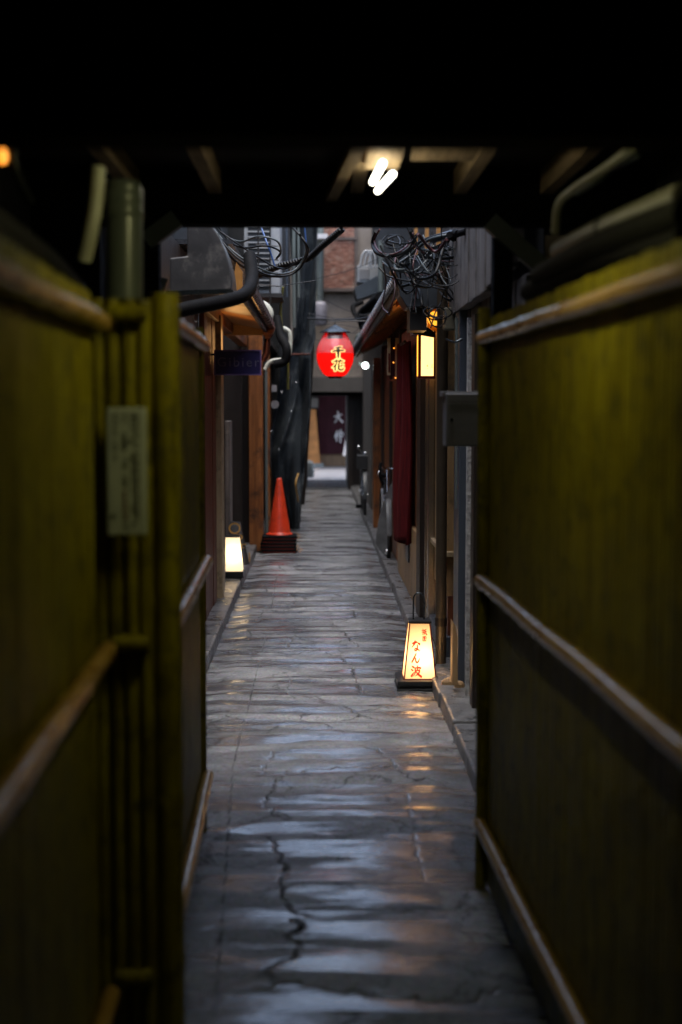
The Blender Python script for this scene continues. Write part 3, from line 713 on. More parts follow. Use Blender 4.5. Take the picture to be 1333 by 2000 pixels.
# white elbow pipe and dark elbows
tag(MB().tube(catmull([W(500,592,12.6),W(517,597,12.6),W(527,612,12.6),W(521,634,12.6)],8), .036, 18).build('elbow_pipe', M['pvcw']), 'white elbow pipe emerging by the copper gutter', 'pipe')
tag(MB().tube(catmull([W(541,620,13.2),W(548,655,13.1),W(560,680,13.0),W(556,705,13.0),W(535,712,13.0)],8), .040, 16).build('elbow_pipe', M['rubber']), 'black fat elbow pipe right of the copper downspout', 'pipe')
tag(MB().tube(catmull([W(553,640,13.3),W(566,650,13.3),W(567,680,13.3),W(560,700,13.3),W(530,706,13.3),W(518,722,13.3)],8), .020, 12).build('hose', M['pvcw']), 'off-white hose curling under the black elbow pipe', 'hose')
cs = thing('downspout', 'copper rainwater head and spout at the end of the left gutter', 'pipe', W(520,660,12.6))
MB().prism([W(512,637,12.6),W(538,637,12.6),W(534,652,12.6),W(527,662,12.6),W(519,662,12.6),W(514,652,12.6)], (0,.11,0)).build('rain_head', M['copper'], cs, bevel=.004)
MB().tube([W(523,662,12.66),W(521,690,12.66),W(514,705,12.66)], .028, 12).build('spout', M['copper'], cs)
tag(MB().box(W(531,752,15.8),W(541,765,15.85)).build('junction_box', M['box']), 'little pale box on the dark wall above the traffic cone', 'box')
tag(MB().tube([W(537,790,15.9), W(537,790,15.9)+Vector((0,.04,0))], .045, 20).build('round_vent', M['box']), 'round vent cover on the dark wall above the cone', 'vent')

# AC unit left
ac = thing('air_conditioner', 'tall white air conditioner unit high on the left behind the cables', 'air conditioner', W(522,575,14))
a, b = W(497,445,14), W(548,574,14)
MB().box((a.x-.1,14,b.z),(b.x,14.7,a.z+.1)).build('casing', M['acw'], ac, bevel=.01)
MB().box((a.x-.06,13.975,b.z+.05),(b.x-.09,13.998,a.z+.05)).build('grille', M['grille'], ac)
mb = MB()
for k in range(12):
    z = b.z+.07+k*.052; mb.box((a.x-.06,13.955,z),(b.x-.09,13.972,z+.012))
mb.build('louvre', M['acw'], ac)
MB().box((a.x-.12,13.9,b.z-.04),(b.x+.02,14.7,b.z-.003)).build('bracket', M['pole'], ac)
for px, r_, m_ in ((574,.02,'pvc'),(583,.014,'pvc'),(560,.012,'steel')):
    tag(MB().tube([W(px,400,15.2), W(px+1,640 if px==574 else 580,15.2)], r_, 12).build('wall_pipe', M[m_]), {574:'longest thin grey pipe beside the white air conditioner',583:'short grey pipe nearest the tarpaulin top',560:'bluish pipe against the edge of the white air conditioner'}[px], 'pipe')
# metal shelf/frame lines near AC
sf = MB()
for py in (478,505,530,556):
    sf.tube([W(500,py,13.6), W(545,py+3,13.6)], .006, 6)
sf.tube([W(505,440,13.6), W(505,600,13.6)], .008, 6); sf.tube([W(528,440,13.6), W(528,625,13.6)], .008, 6)
tag(sf.build('pipe_rack', M['pole']), 'thin dark metal rack in front of the white air conditioner', 'rack')
tag(MB().tube(catmull([W(553,560,14.4),W(549,620,14.5),W(562,700,14.6),W(563,760,14.7)],6), .012, 8).build('hose', mat('yellow_green_hose',(.22,.20,.04),.5)), 'yellowish green hose running down beside the tarpaulin', 'hose')

# tarpaulin
def tarp():
    root = thing('tarpaulin', 'huge creased black tarpaulin hanging over a scaffold on the left', 'tarpaulin', (-.35,17.5,0))
    # rows: py, left px, right px
    rows = [(430,566,618),(520,570,618),(600,574,617),(660,572,616),(692,556,607),(720,550,607),(760,545,606),(800,538,605),(850,528,601),(890,525,597),(930,531,593),(970,540,590),(1000,552,588),(1020,564,587),(1034,566,585)]
    n = 34; mb = MB(); vs = []; nr = 70
    pys = np.linspace(430, 1034, nr)
    L = np.interp(pys, [r[0] for r in rows], [r[1] for r in rows]); Rr = np.interp(pys, [r[0] for r in rows], [r[2] for r in rows])
    for i, py in enumerate(pys):
        for j in range(n):
            t = j/(n-1); px = L[i] + (Rr[i]-L[i])*t
            f1 = float(fbm(np.array([t*2.0 + 3 + py*.002]), np.array([py*.006 + t*1.2]), 91, 3)[0])
            f2 = abs(math.sin(t*3.4 - py*.0085*(1 if py > 690 else .2) + 2.5*f1))
            f3 = abs(math.sin((t*.9 + py/150.0 + 1.4*f1)*2.0))
            Yd = 17.9 - f1*.7 - f2*.12 - f3*.07*(1 if py > 690 else .3) + .35*(1-t)
            p = W(px, py, Yd); vs.append(p)
    fs = [(i*n+j, i*n+j+1, (i+1)*n+j+1, (i+1)*n+j) for i in range(nr-1) for j in range(n-1)]
    mb.add(vs, fs, True); o = mb.build('sheet', M['tarp'], root)
    m = o.modifiers.new('thick', 'SOLIDIFY'); m.thickness = .01; m.offset = 1
    a = W(612,430,18.2)
    MB().tube([W(614,420,18.0), W(606,700,18.0), W(597,850,18.0), W(588,985,18.0)], .05, 10).build('scaffold_pole', M['pole'], root)
    MB().tube([W(560,692,17.0), W(606,692,17.2)], .012, 8).build('hem_bar', M['copper'], root)
    for px, py in ((565,738),(579,748),(551,766),(569,803),(545,878),(531,842)):
        MB().lathe(W(px,py,16.9), [(.001,-.006),(.009,-.004),(.009,.004),(.001,.006)], 8, 'Y').build('eyelet', M['chrome'], root)
    # side return of the sheet so that it has depth from other viewpoints
    vs = []; 
    for i in range(0, nr, 3):
        p = W(Rr[i], pys[i], 17.75); vs += [p, p + Vector((-.28 - .03*math.sin(i), 1.6, 0))]
    k = len(vs)//2
    MB().add(vs, [(2*i, 2*i+1, 2*i+3, 2*i+2) for i in range(k-1)], True).build('side_sheet', M['tarp'], root)
tarp()
tag(MB().tube(catmull([W(583,925,16.9), W(578,945,16.8), W(583,980,16.9)],6), .010, 8).build('strap', mat('ochre_strap',(.35,.19,.03),.6)), 'ochre strap tied round the lower tarpaulin', 'strap')

# hanging signboard
sg = thing('hanging_sign', 'violet-blue rectangular signboard reading Gibier, projecting from the left front', 'sign', W(464,708,10.5))
a, b = W(421,686,10.5), W(508,730,10.5)
MB().box((a.x,10.5,b.z),(b.x,10.55,a.z)).build('panel', M['navy'], sg)
mb = MB(); t = .010
mb.box((a.x-t,10.49,a.z),(b.x+t,10.56,a.z+t)); mb.box((a.x-t,10.49,b.z-t),(b.x+t,10.56,b.z)); mb.box((b.x,10.49,b.z),(b.x+t,10.56,a.z)); mb.box((a.x-t,10.49,b.z),(a.x,10.56,a.z))
mb.build('frame', M['navyb'], sg)
MB().box((a.x-.06,10.515,a.z-.03),(a.x-.0101,10.535,a.z-.015)).build('bracket', M['pole'], sg)
def text_mesh(s, size, loc, m, name, parent, thick=.001, rot=(math.pi/2,0,0), spacing=1.0, offset=0):
    cu = bpy.data.curves.new(name, 'FONT'); cu.body = s; cu.size = size; cu.extrude = thick; cu.align_x = 'CENTER'; cu.align_y = 'CENTER'; cu.space_character = spacing; cu.offset = offset
    o = bpy.data.objects.new('tmp', cu); sc.collection.objects.link(o)
    bpy.context.view_layer.update()
    me = bpy.data.meshes.new_from_object(o.evaluated_get(bpy.context.evaluated_depsgraph_get()))
    bpy.data.objects.remove(o); me.name = name; me.materials.clear(); me.materials.append(m)
    q = bpy.data.objects.new(name, me); sc.collection.objects.link(q); q.parent = parent
    q.location = Vector(loc) - Vector(parent.location); q.rotation_euler = rot
    return q
text_mesh('Gibier', .098, ((a.x+b.x)/2+.004, 10.496, (a.z+b.z)/2), mat('dim_grey_lettering', (.13,.12,.19), .5), 'lettering', sg, spacing=1.25)

# leaning OPEN board
ob = thing('open_board', 'black leaning board with OPEN in thin ochre outline letters behind the white floor lantern', 'sign', (-.68,13.3,.07))
p = [W(448,1018,13.2), W(470,1020,13.2), W(488,1102,13.0), W(480,1104,13.0), W(446,1104,13.0)]
MB().prism(p, (0,.02,0)).build('board', M['lacquer'], ob)
for ch, (px, py), s in (('O',(458,1034),.15),('P',(467,1055),.14),('E',(476,1072),.12),('N',(480,1090),.13)):
    q = W(px,py,13.07)
    text_mesh(ch, s, (q.x, 13.0 + (.12 if ch=='O' else .08), q.z), M['goldline'], 'lettering', ob, rot=(math.pi/2,0,0))

# ---------------------------------------------------------------- lanterns
def floor_lantern(root, cx, y0, wb, wt, z0, z1, depth_b, frame, paper, fw=.006, topbar=True, skip_side=False):
    """truncated pyramid; front face at y0; returns corner function"""
    cyb = y0 + depth_b/2; r = wt/wb
    def pt(sx, sy, t):
        k = 1 + (r-1)*t
        return Vector((cx + sx*wb/2*k, cyb + sy*depth_b/2*k, z0 + (z1-z0)*t))
    P = MB()
    for (s1, s2) in (((-1,-1),(1,-1)), ((1,-1),(1,1)), ((1,1),(-1,1)), ((-1,1),(-1,-1))):
        P.quad(pt(*s1,.01), pt(*s2,.01), pt(*s2,.99), pt(*s1,.99))
    P.build('paper_shade', paper, root)
    F = MB()
    for sx in (-1,1):
        for sy in (-1,1): F.tube([pt(sx,sy,0), pt(sx,sy,1)], fw, 6)
    for t in (0,1):
        c = [pt(-1,-1,t), pt(1,-1,t), pt(1,1,t), pt(-1,1,t)]
        for i in range(4): F.tube([c[i], c[(i+1)%4]], fw, 6)
    F.build('frame', frame, root)
    return pt
rl = thing('floor_lantern', 'glowing tapered paper lantern with red brush writing, on the pavement at right', 'lantern', (.545,7.9,0))
cx = (W(790,1327,7.76).x + W(852,1327,7.76).x)/2; wb = W(852,1327,7.76).x - W(790,1327,7.76).x; wt = W(842,1216,7.80).x - W(803,1216,7.80).x
z0, z1 = W(820,1327,7.76).z, W(820,1217,7.80).z
pt = floor_lantern(rl, cx, 7.76, wb, wt, z0, z1, .185, M['redframe'], M['paper'], .0040)
MB().box((cx-wt/2-.008,7.785,z1),(cx+wt/2+.008,7.785+.14,z1+.012)).build('lid', M['lacquer'], rl, bevel=.002)
bx0, bx1 = W(776,1330,7.74).x, W(859,1330,7.74).x
mb = MB(); mb.box((bx0,7.71,z0-.030),(bx1,8.0,z0-.002)); mb.box((bx0+.012,7.725,z0-.058),(bx1-.012,7.985,z0-.031)); mb.box((bx0-.003,7.70,.006),(bx1-.02,8.0,z0-.059))
mb.build('base', M['lacquer'], rl, bevel=.004)
hx0, hx1, hy = W(808,1214,7.85).x, W(829,1214,7.85).x, 7.86
hz = W(818,1170,7.86).z; cxh = (hx0+hx1)/2; rh = (hx1-hx0)/2
P = [(hx0,hy,z1), (hx0,hy,hz)] + [(cxh - rh*math.cos(a), hy, hz + rh*1.15*math.sin(a)) for a in np.linspace(.2, math.pi-.2, 9)] + [(hx1,hy,hz),(hx1,hy,z1)]
MB().tube(P, .0042, 8).build('wire_handle', M['tin'], rl)
P = [(bx1-.02,7.98,z0), (bx1+.005,7.96,.13), (bx1-.01,7.99,.22), (bx1-.045,8.02,.28)]
MB().tube(catmull(P,8), .0035, 8).build('power_cord', M['cable'], rl)
lamp_light('lantern_light', (cx+.022,7.86,z0+.11), (1,.64,.30), .75, .014, rl)

# brush characters: strokes are polylines (x, y, width) in a unit box
CH = {
 'sen': [[(.74,.95,.05),(.52,.87,.09),(.28,.83,.05)], [(.06,.54,.05),(.4,.60,.1),(.92,.62,.07)], [(.5,.86,.09),(.5,.45,.11),(.5,.03,.09)]],
 'hana': [[(.10,.78,.05),(.5,.82,.08),(.9,.84,.05)], [(.33,.95,.06),(.36,.80,.08),(.38,.64,.05)], [(.68,.98,.06),(.64,.82,.08),(.56,.66,.04)], [(.38,.60,.07),(.27,.42,.08),(.06,.24,.03)], [(.26,.42,.07),(.27,.22,.08),(.27,.0,.07)], [(.88,.52,.05),(.74,.40,.07),(.58,.32,.03)], [(.56,.62,.07),(.53,.25,.08),(.60,.08,.09),(.82,.05,.09),(.93,.24,.04)]],
 'dai': [[(.06,.56,.08),(.45,.62,.12),(.88,.76,.09)], [(.45,1,.11),(.47,.62,.13),(.33,.30,.10),(.06,.02,.06)], [(.5,.56,.08),(.72,.26,.13),(.97,.08,.13)]],
 'naka': [[(.32,.92,.08),(.20,.64,.12),(.02,.32,.05)], [(.24,.66,.10),(.24,.35,.11),(.25,.05,.11)], [(.42,.76,.07),(.43,.55,.08),(.47,.38,.07)], [(.42,.72,.06),(.72,.76,.08),(.96,.74,.09),(.86,.42,.07)], [(.46,.42,.06),(.66,.42,.07),(.86,.44,.06)], [(.66,1.02,.11),(.66,.5,.12),(.65,-.06,.11)]],
 'na': [[(.10,.76,.05),(.30,.80,.08),(.60,.88,.06)], [(.40,1,.05),(.32,.74,.08),(.04,.38,.02)], [(.68,.80,.04),(.86,.72,.08),(.90,.62,.05)], [(.66,.62,.05),(.64,.34,.06),(.55,.14,.06),(.36,.14,.05),(.40,.30,.05),(.62,.26,.06),(.90,.10,.04)]],
 'n': [[(.52,1,.05),(.34,.58,.08),(.06,.04,.07)], [(.06,.04,.05),(.26,.40,.06),(.44,.50,.06),(.48,.24,.07),(.56,.04,.08),(.74,.08,.07),(.96,.50,.03)]],
 'ha': [[(.10,.96,.05),(.26,.84,.08)], [(.02,.66,.05),(.17,.56,.07)], [(.06,.06,.09),(.16,.22,.06),(.30,.42,.02)], [(.40,.78,.05),(.42,.42,.06),(.24,.04,.02)], [(.40,.78,.05),(.70,.82,.06),(.94,.80,.06),(.86,.66,.03)], [(.64,1,.05),(.64,.75,.06),(.63,.54,.05)], [(.42,.54,.05),(.84,.56,.06),(.70,.26,.06),(.38,.04,.02)], [(.50,.44,.04),(.70,.22,.08),(1,.0,.09)]],
 'gi': [[(.20,1,.05),(.30,.88,.07)], [(.04,.76,.05),(.38,.80,.06),(.24,.60,.05),(.02,.42,.02)], [(.25,.62,.06),(.25,.02,.06)], [(.28,.54,.04),(.42,.42,.06)], [(.86,.94,.06),(.52,.82,.05)], [(.54,.84,.06),(.52,.16,.06),(.70,.28,.03)], [(.52,.54,.05),(.94,.58,.05)], [(.70,.86,.05),(.76,.42,.07),(.98,.04,.09)]],
 'on': [[(.08,.97,.07),(.08,.02,.07)], [(.08,.96,.06),(.92,.96,.07),(.92,.02,.07)], [(.08,.04,.06),(.92,.04,.06)], [(.30,.82,.05),(.70,.82,.05)], [(.5,.92,.05),(.5,.70,.05)], [(.22,.69,.05),(.78,.69,.05)], [(.35,.56,.05),(.65,.56,.05),(.65,.42,.05),(.35,.42,.05),(.35,.56,.05)], [(.5,.40,.05),(.5,.15,.05)], [(.40,.34,.04),(.24,.20,.04)], [(.60,.32,.04),(.78,.16,.04)]],
}
def brush(mb, ch, fn, grow=0.0, lift=0.0, wmul=1.0):
    """fn(u, v, h) maps the unit box to the surface, h = height above the surface"""
    for si, st in enumerate(CH[ch]):
        P = catmull([Vector(p) for p in st], 6)
        n = len(P); vs = []; h = lift + si*.00025
        D = [(P[min(i+1,n-1)] - P[max(i-1,0)]) for i in range(n)]
        L = []; 
        for i, p in enumerate(P):
            d = Vector((D[i].x, D[i].y)); d = d.normalized() if d.length > 1e-9 else Vector((1,0)); w_ = p.z*wmul*.5 + grow
            L.append((p.x - d.y*w_, p.y + d.x*w_, p.x + d.y*w_, p.y - d.x*w_, d, w_, p))
        for a in L: vs.append(fn(a[0], a[1], h)); vs.append(fn(a[2], a[3], h))
        mb.add(vs, [(2*i, 2*i+1, 2*i+3, 2*i+2) for i in range(n-1)])
        for e in (0, -1):
            a = L[e]; s_ = 1 if e == -1 else -1; cap = [fn(a[6].x, a[6].y, h)]
            for k in range(7):
                t = -math.pi/2 + math.pi*k/6; d = a[4]*s_; nn = Vector((-d.y, d.x))
                q = Vector((a[6].x, a[6].y)) + (d*math.cos(t) + nn*math.sin(t))*a[5]; cap.append(fn(q.x, q.y, h))
            mb.add(cap, [(0,k,k+1) for k in range(1,7)])
# writing on the right floor lantern (front face)
def face_fn(pt, u0, v0, du, dv):
    nrm = (pt(1,-1,0)-pt(-1,-1,0)).cross(pt(-1,-1,1)-pt(-1,-1,0)).normalized()
    if nrm.y > 0: nrm = -nrm
    A0, B0 = pt(-1,-1,0), pt(1,-1,0)
    upv = (pt(0,-1,1)-pt(0,-1,0))
    def fn(u, v, h):
        t = v0 + dv*v; x = u0 + du*u
        return pt(0,-1,t) + Vector((x,0,0)) + nrm*(.0012+h)
    return fn
mb = MB()
for ch, u0, v0, du, dv in (('gi',.010,.79,.028,.105),('on',.014,.68,.021,.085),('na',-.047,.49,.050,.20),('n',-.048,.30,.050,.16),('ha',-.050,.05,.056,.195)):
    brush(mb, ch, face_fn(pt, u0, v0, du, dv), wmul=2.5)
mb.build('lettering', glow('backlit_red_ink', (1,.04,.005), .13, base=(.45,.02,.006)), rl)

# left floor lantern
ll = thing('floor_lantern', 'plain glowing white floor lantern on the left kerb in front of the OPEN board', 'lantern', W(456,1128,12.2))
a, b = W(441,1116,12.2), W(474,1116,12.2); cx = (a.x+b.x)/2
wt2 = W(467,1050,12.2).x - W(441,1050,12.2).x
# left edge upright, right edge slanting: shear it slightly by shifting the top
zb, zt = a.z, W(450,1050,12.2).z
Pm = MB(); d_ = .17
bot = [Vector((a.x,12.2,zb)), Vector((b.x,12.2,zb)), Vector((b.x,12.2+d_,zb)), Vector((a.x,12.2+d_,zb))]
top = [Vector((a.x,12.22,zt)), Vector((a.x+wt2,12.22,zt)), Vector((a.x+wt2,12.2+d_-.02,zt)), Vector((a.x,12.2+d_-.02,zt))]
for i in range(4): Pm.quad(bot[i], bot[(i+1)%4], top[(i+1)%4], top[i])
Pm.build('paper_shade', M['paperw'], ll)
MB().box((a.x-.004,12.21,zt),(a.x+wt2+.004,12.36,zt+.01)).build('lid', M['lacquer'], ll)
MB().box((a.x-.002,12.19,zb-.055),(b.x+.006,12.2+d_+.01,zb-.001)).build('base', M['lacquer'], ll, bevel=.003)
lamp_light('lantern_light', (cx-.01,12.28,(zb+zt)/2), (1,.72,.40), .45, .02, ll)

# hanging wall lamp, right
wlp = thing('wall_lantern', 'brightly lit oblong wall lantern with dark frame fixed high on the right front', 'lantern', W(832,740,8.7))
Yl = 8.7
a, b = W(822,650,Yl), W(848,736,Yl)
MB().box((a.x+.004,Yl,b.z+.006),(b.x-.003,Yl+.012,a.z-.004)).build('glass', M['acryl'], wlp)
MB().box((a.x-.012,Yl+.012,b.z+.006),(a.x-.004,Yl+.14,a.z-.004)).build('side_glass', M['acryl_side'], wlp)
F = MB(); f = .008
F.box((a.x-.014,Yl-.006,b.z-.01),(a.x+.003,Yl+.013,a.z+.012)); F.box((b.x-.002,Yl-.006,b.z-.01),(b.x+f,Yl+.16,a.z+.012))
F.box((a.x+.0035,Yl-.006,b.z-.01),(b.x-.0025,Yl+.16,b.z+.005)); F.box((a.x-.014,Yl+.014,b.z-.01),(a.x+.003,Yl+.16,b.z+.005)); F.box((a.x-.013,Yl+.142,b.z),(a.x+.003,Yl+.16,a.z+.01))
F.build('frame', M['redframe'], wlp)
cap = [W(806,652,Yl-.03), W(852,660,Yl-.03), W(850,650,Yl-.03), W(838,640,Yl-.03), W(818,634,Yl-.03), W(808,642,Yl-.03)]
MB().prism(cap, (0,.22,0)).build('cap', M['tin'], wlp, bevel=.003)
mb = MB(); rr = random.Random(3)
for px in (835.5,843.5):
    q = W(px,716,Yl-.002); strokes_block(mb, q.x-.006, q.x+.006, q.z-.012, q.z+.012, Yl-.0022, rr, 6)
q = W(840,664,Yl-.002); strokes_block(mb, q.x-.003, q.x+.003, q.z-.01, q.z+.01, Yl-.0022, rr, 3)
mb.build('lettering', M['paper_dark'], wlp)
# amber lamp plate behind, above the cap
ap = thing('amber_lamp', 'amber lit lamp plate with a round shade above the oblong wall lantern', 'lamp', W(846,625,9.1))
pts = [W(833,607,9.1), W(850,596,9.1), W(863,604,9.1), W(865,652,9.1), W(836,642,9.1)]
MB().prism(pts, (0,.02,0)).build('plate', mat('amber_lit_plate', (.75,.38,.06), .4), ap)  # metal plate, the amber lamplight on it put into its colour
c = W(849,622,9.05)
MB().lathe(c, [(.045,0),(.042,-.02),(.03,-.035),(.001,-.04)], 20, 'Y').build('shade', glow('amber_shade_glass', (1,.40,.03), .45, base=(.6,.3,.05)), ap)
lamp_light('eave_fill_light', (.64, 9.30, 2.16), (1,.45,.10), .8, .09, ap)  # added warm point light under the right eave, for the glow on its boards

# red hanging lantern
RY = 15.0
hl = thing('red_lantern', 'big round red lantern with black yellow-edged writing hanging over the alley', 'lantern', W(655,737,RY))
cc = W(655,690,RY); R0 = 36/FPX*RY; S = RY/FPX
def zpx(py): return W(655,py,RY).z
prof = [(0.001,736),(15,735),(22,731),(27,724),(32,714),(35.2,703),(36,690),(35.2,681),(32,672),(28,665),(22,662.5),(14,662)]
pr3 = catmull([Vector((r*S, zpx(py), 0)) for r, py in prof], 5)
MB().lathe((cc.x,RY,0), [(max(p.x,.001), p.y) for p in pr3], 48).build('red_shade', M['redskin'], hl)
# vertical seams
mb = MB()
for a_ in (-math.pi/2-.75, -math.pi/2+.55, 0, math.pi/2, math.pi, -math.pi/2-1.3):
    mb.tube([(cc.x + (p.x+.0004)*math.cos(a_), RY + (p.x+.0004)*math.sin(a_), p.y) for p in pr3[4:-3]], .0012, 5)
mb.build('seam', M['redframe'], hl)
cp = [(36.6,690),(35.8,680),(32.6,671),(27,660),(21,650),(15,644)]
cp3 = catmull([Vector((r*S, zpx(py), 0)) for r, py in cp], 4)
MB().lathe((cc.x,RY,0), [(p.x, p.y) for p in cp3], 48).build('clear_cover', M['clear'], hl)
MB().lathe((cc.x,RY,0), [(15*S,zpx(666)),(15*S,zpx(659))], 32).build('neck_ring', M['lacquer'], hl)
MB().lathe((cc.x,RY,0), [(15.5*S,zpx(659)),(14.8*S,zpx(652)),(13*S,zpx(646)),(.001,zpx(645))], 32).build('collar', M['brass'], hl)
MB().lathe((cc.x,RY,0), [(30*S,zpx(650)),(29*S,zpx(648)),(14*S,zpx(641)),(.001,zpx(634))], 12, smooth=False).build('tin_hat', M['tin'], hl)
MB().lathe((cc.x,RY,0), [(30*S,zpx(650.3)),(.001,zpx(648))], 12, smooth=False).build('hat_lining', M['lacquer'], hl)
MB().lathe((cc.x,RY,0), [(.001,zpx(739)),(13.5*S,zpx(739)),(14*S,zpx(734)),(.001,zpx(733))], 32).build('bottom_ring', M['lacquer'], hl)
MB().tube([(cc.x,RY,zpx(635)),(cc.x,RY,zpx(628))], .006, 8).build('hanger', M['pole'], hl)
lamp_light('lantern_light', (cc.x,RY,zpx(705)), (1,.25,.10), .35, .05, hl)
rz = [(p.y, p.x) for p in pr3][4:]; rz.sort()
rzs, rrs = np.array([q[0] for q in rz]), np.array([q[1] for q in rz])
def lan_fn(pxc, py0, wpx, hpx):
    def fn(u, v, h):
        px = pxc + (u-.5)*wpx; z = zpx(py0 - v*hpx); r = float(np.interp(z, rzs, rrs)) + .002 + h
        dx = (px-655)*S; dx = max(-r*.98, min(r*.98, dx)); return Vector((cc.x+dx, RY - math.sqrt(r*r-dx*dx), z))
    return fn
mk, mk2 = MB(), MB()
for ch, py0, h_ in (('sen',699.5,22),('hana',724,21.5)):
    f_ = lan_fn(660.5, py0, 25, h_); brush(mk, ch, f_, grow=.075, lift=.0005, wmul=1.7); brush(mk2, ch, f_, lift=.006, wmul=1.7)
mk.build('outline', M['halo'], hl); mk2.build('lettering', M['ink'], hl)
tag(MB().tube(catmull([W(640,628,RY), W(690,627,RY-.02), W(750,628,RY-.05)],4), .007, 8).build('iron_rod', M['pole']), 'thin iron rod carrying the red lantern out from the right eave', 'rod')
tag(MB().tube(catmull([W(600,622,15.6), W(660,625,15.4), W(715,621,15.2), W(740,612,15.1)],6), .010, 8).build('cable', M['cable']), 'thick black line crossing just above the red lantern', 'cable')
for i, (p0, p1, sag) in enumerate((((600,612),(735,622),6),((605,636),(700,640),-5),((608,628),(735,610),3),((600,650),(640,662),8),((620,470),(760,470),60),((617,545),(780,485),8),((618,575),(720,618),6),((650,640),(708,650),5),((690,650),(720,622),2))):
    m_ = ((p0[0]+p1[0])/2, (p0[1]+p1[1])/2+sag); Yc = 16.2+i*.15
    if i == 4: continue
    tag(MB().tube(catmull([W(*p0,Yc), W(*m_,Yc), W(*p1,Yc)],8), .0035, 6).build('thin_wire', M['cable']), ['thin wire level with the red lantern hat, running right','thin wire low behind the red lantern hat','thin wire rising to the right behind the lantern rod','short drooping wire left of the red lantern top','','long thin wire sloping up right across the reed blind','thin wire sloping down right below the reed blind','wire just right of the red lantern hat','short steep wire beside the right roof end'][i], 'wire', 'thin wires strung across the alley')

# ================================================================ RIGHT SIDE OF THE ALLEY
RX = .79
# near grey building
nbld = thing('grey_building', 'weathered grey boarded building on the right nearest the passage mouth', 'building', (.9,6.6,0))
mb = MB(); y = 5.48
while y < 7.55:
    mb.box((RX+random.uniform(0,.01),y,.03),(RX+.06,y+.135,2.06)); y += .14
mb.build('lower_boards', M['greywood'], nbld, bevel=.004)
mb = MB(); y = 5.6
while y < 8.0:
    mb.box((RX-.055+random.uniform(0,.012),y,2.06+max(0,(6.3-y)*.1)),(RX+.02,y+.175,4.1)); y += .18
mb.build('upper_boards', M['greywood'], nbld, bevel=.004)
MB().box((RX-.075,5.75,1.75),(RX-.02,5.83,3.6)).build('corner_plaster', M['chip'], nbld, bevel=.01)
MB().box((RX-.03,7.2,.04),(RX-.002,7.26,2.0)).build('flaking_strip', M['chip'], nbld)
MB().box((RX-.03,6.9,.04),(RX-.002,7.02,2.0)).build('dark_strip', M['darkwood'], nbld)
MB().box((RX+.07,5.45,-.05),(1.6,7.998,4.2)).build('rear_wall', M['darkwall'], nbld)
MB().box((RX+.075,5.448,1.6),(1.3,5.46,2.2)).build('side_panel', M['beige'], nbld)  # paler panel stands in for the lit stretch of wall here
MB().box((RX-.035,7.58,.05),(RX+.05,7.85,2.3)).build('steel_column', M['steel'], nbld, bevel=.004)
# rubble at its foot
mb = MB(); c = G(884,1338,.07); rr = random.Random(8)
for k in range(7):
    q = c + Vector((rr.uniform(-.035,.035), rr.uniform(-.06,.12), 0)); r_ = rr.uniform(.016,.034)
    mb.lathe(q, [(r_*1.1,-.01),(r_*rr.uniform(.9,1.15),r_*.35),(r_*rr.uniform(.6,.85),r_*.8),(.001,r_*rr.uniform(.9,1.1))], 7, smooth=False)
o = mb.build('mortar_lump', M['tan']); tag(o, 'pale crumbly mortar at the wall foot beside the red-lettered lantern', 'rubble')
pts = [W(884,1338,7.3), W(895,1340,7.3), W(894,1245,7.3), W(890,1222,7.3), W(885,1214,7.3)]
tag(MB().prism(pts, (0,.12,0)).build('edge_board', M['tan'], bevel=.003), 'narrow tan board with rounded top standing behind the lettered floor lantern', 'board')
# meter box
mbx = thing('meter_box', 'plain grey rectangular meter box projecting above head of the right fence end', 'box', W(896,873,5.7))
a, b = W(872,768,5.7), W(930,872,5.7)
MB().box((a.x,5.7,b.z),(b.x+.06,5.85,a.z)).build('casing', M['box'], mbx, bevel=.006)
MB().box((a.x-.012,5.74,a.z-.012),(b.x+.06,5.87,a.z+.008)).build('lid', M['box'], mbx, bevel=.002)
MB().box((a.x+.012,5.6965,a.z-.035),(b.x+.06,5.699,a.z-.033)).build('door_seam', M['pole'], mbx)
MB().lathe((a.x+.022,5.698,(a.z+b.z)/2), [(.006,-.006),(.006,.002),(.001,-.007)], 10, 'Y').build('latch', M['tin'], mbx)
MB().box((a.x+.12,5.85,b.z+.02),(RX+.01,5.95,a.z-.02)).build('bracket', M['pole'], mbx)
# downpipe
dp = thing('drain_pipe', 'dark brown downpipe with a collar directly right of the lit wall lantern', 'pipe', W(862,1340,8.2))
c = W(861,1338,8.2)
MB().tube([(c.x,8.2,.03),(c.x,8.2,2.35)], .032, 20).build('pipe_shaft', mat('brown_painted_pipe',(.06,.045,.03),.35), dp)
MB().tube([(c.x,8.2,W(861,1222,8.2).z),(c.x,8.2,W(861,1206,8.2).z)], .036, 20).build('collar', M['darkwood'], dp)

# restaurant on the right
rb = thing('restaurant_front', 'tan and dark-timber restaurant front on the right with tiled sloping eave', 'building', (.9,12,0))
MB().box((RX+.06,8.0,-.05),(1.6,26.9,2.6)).build('core_wall', M['darkwood'], rb)
MB().box((RX-.02,8.45,.42),(RX+.05,9.3,2.1)).build('wall_panel', M['tan'], rb, bevel=.003)
MB().box((RX-.045,8.40,.66),(RX+.05,9.35,.69)).build('sill', M['cream'], rb, bevel=.003)
MB().box((RX-.01,8.45,.18),(RX+.05,9.3,.42)).build('lower_panel', M['woodr'], rb, bevel=.003)
MB().box((RX-.05,8.4,.03),(RX+.05,9.9,.18)).build('foot_rail', M['steel'], rb, bevel=.003)
MB().box((RX-.06,9.34,.05),(RX+.05,9.42,2.2)).build('door_jamb', M['stainless'], rb, bevel=.003)
MB().box((RX-.03,9.42,.05),(RX+.05,9.62,2.2)).build('wall_panel', M['tan'], rb)
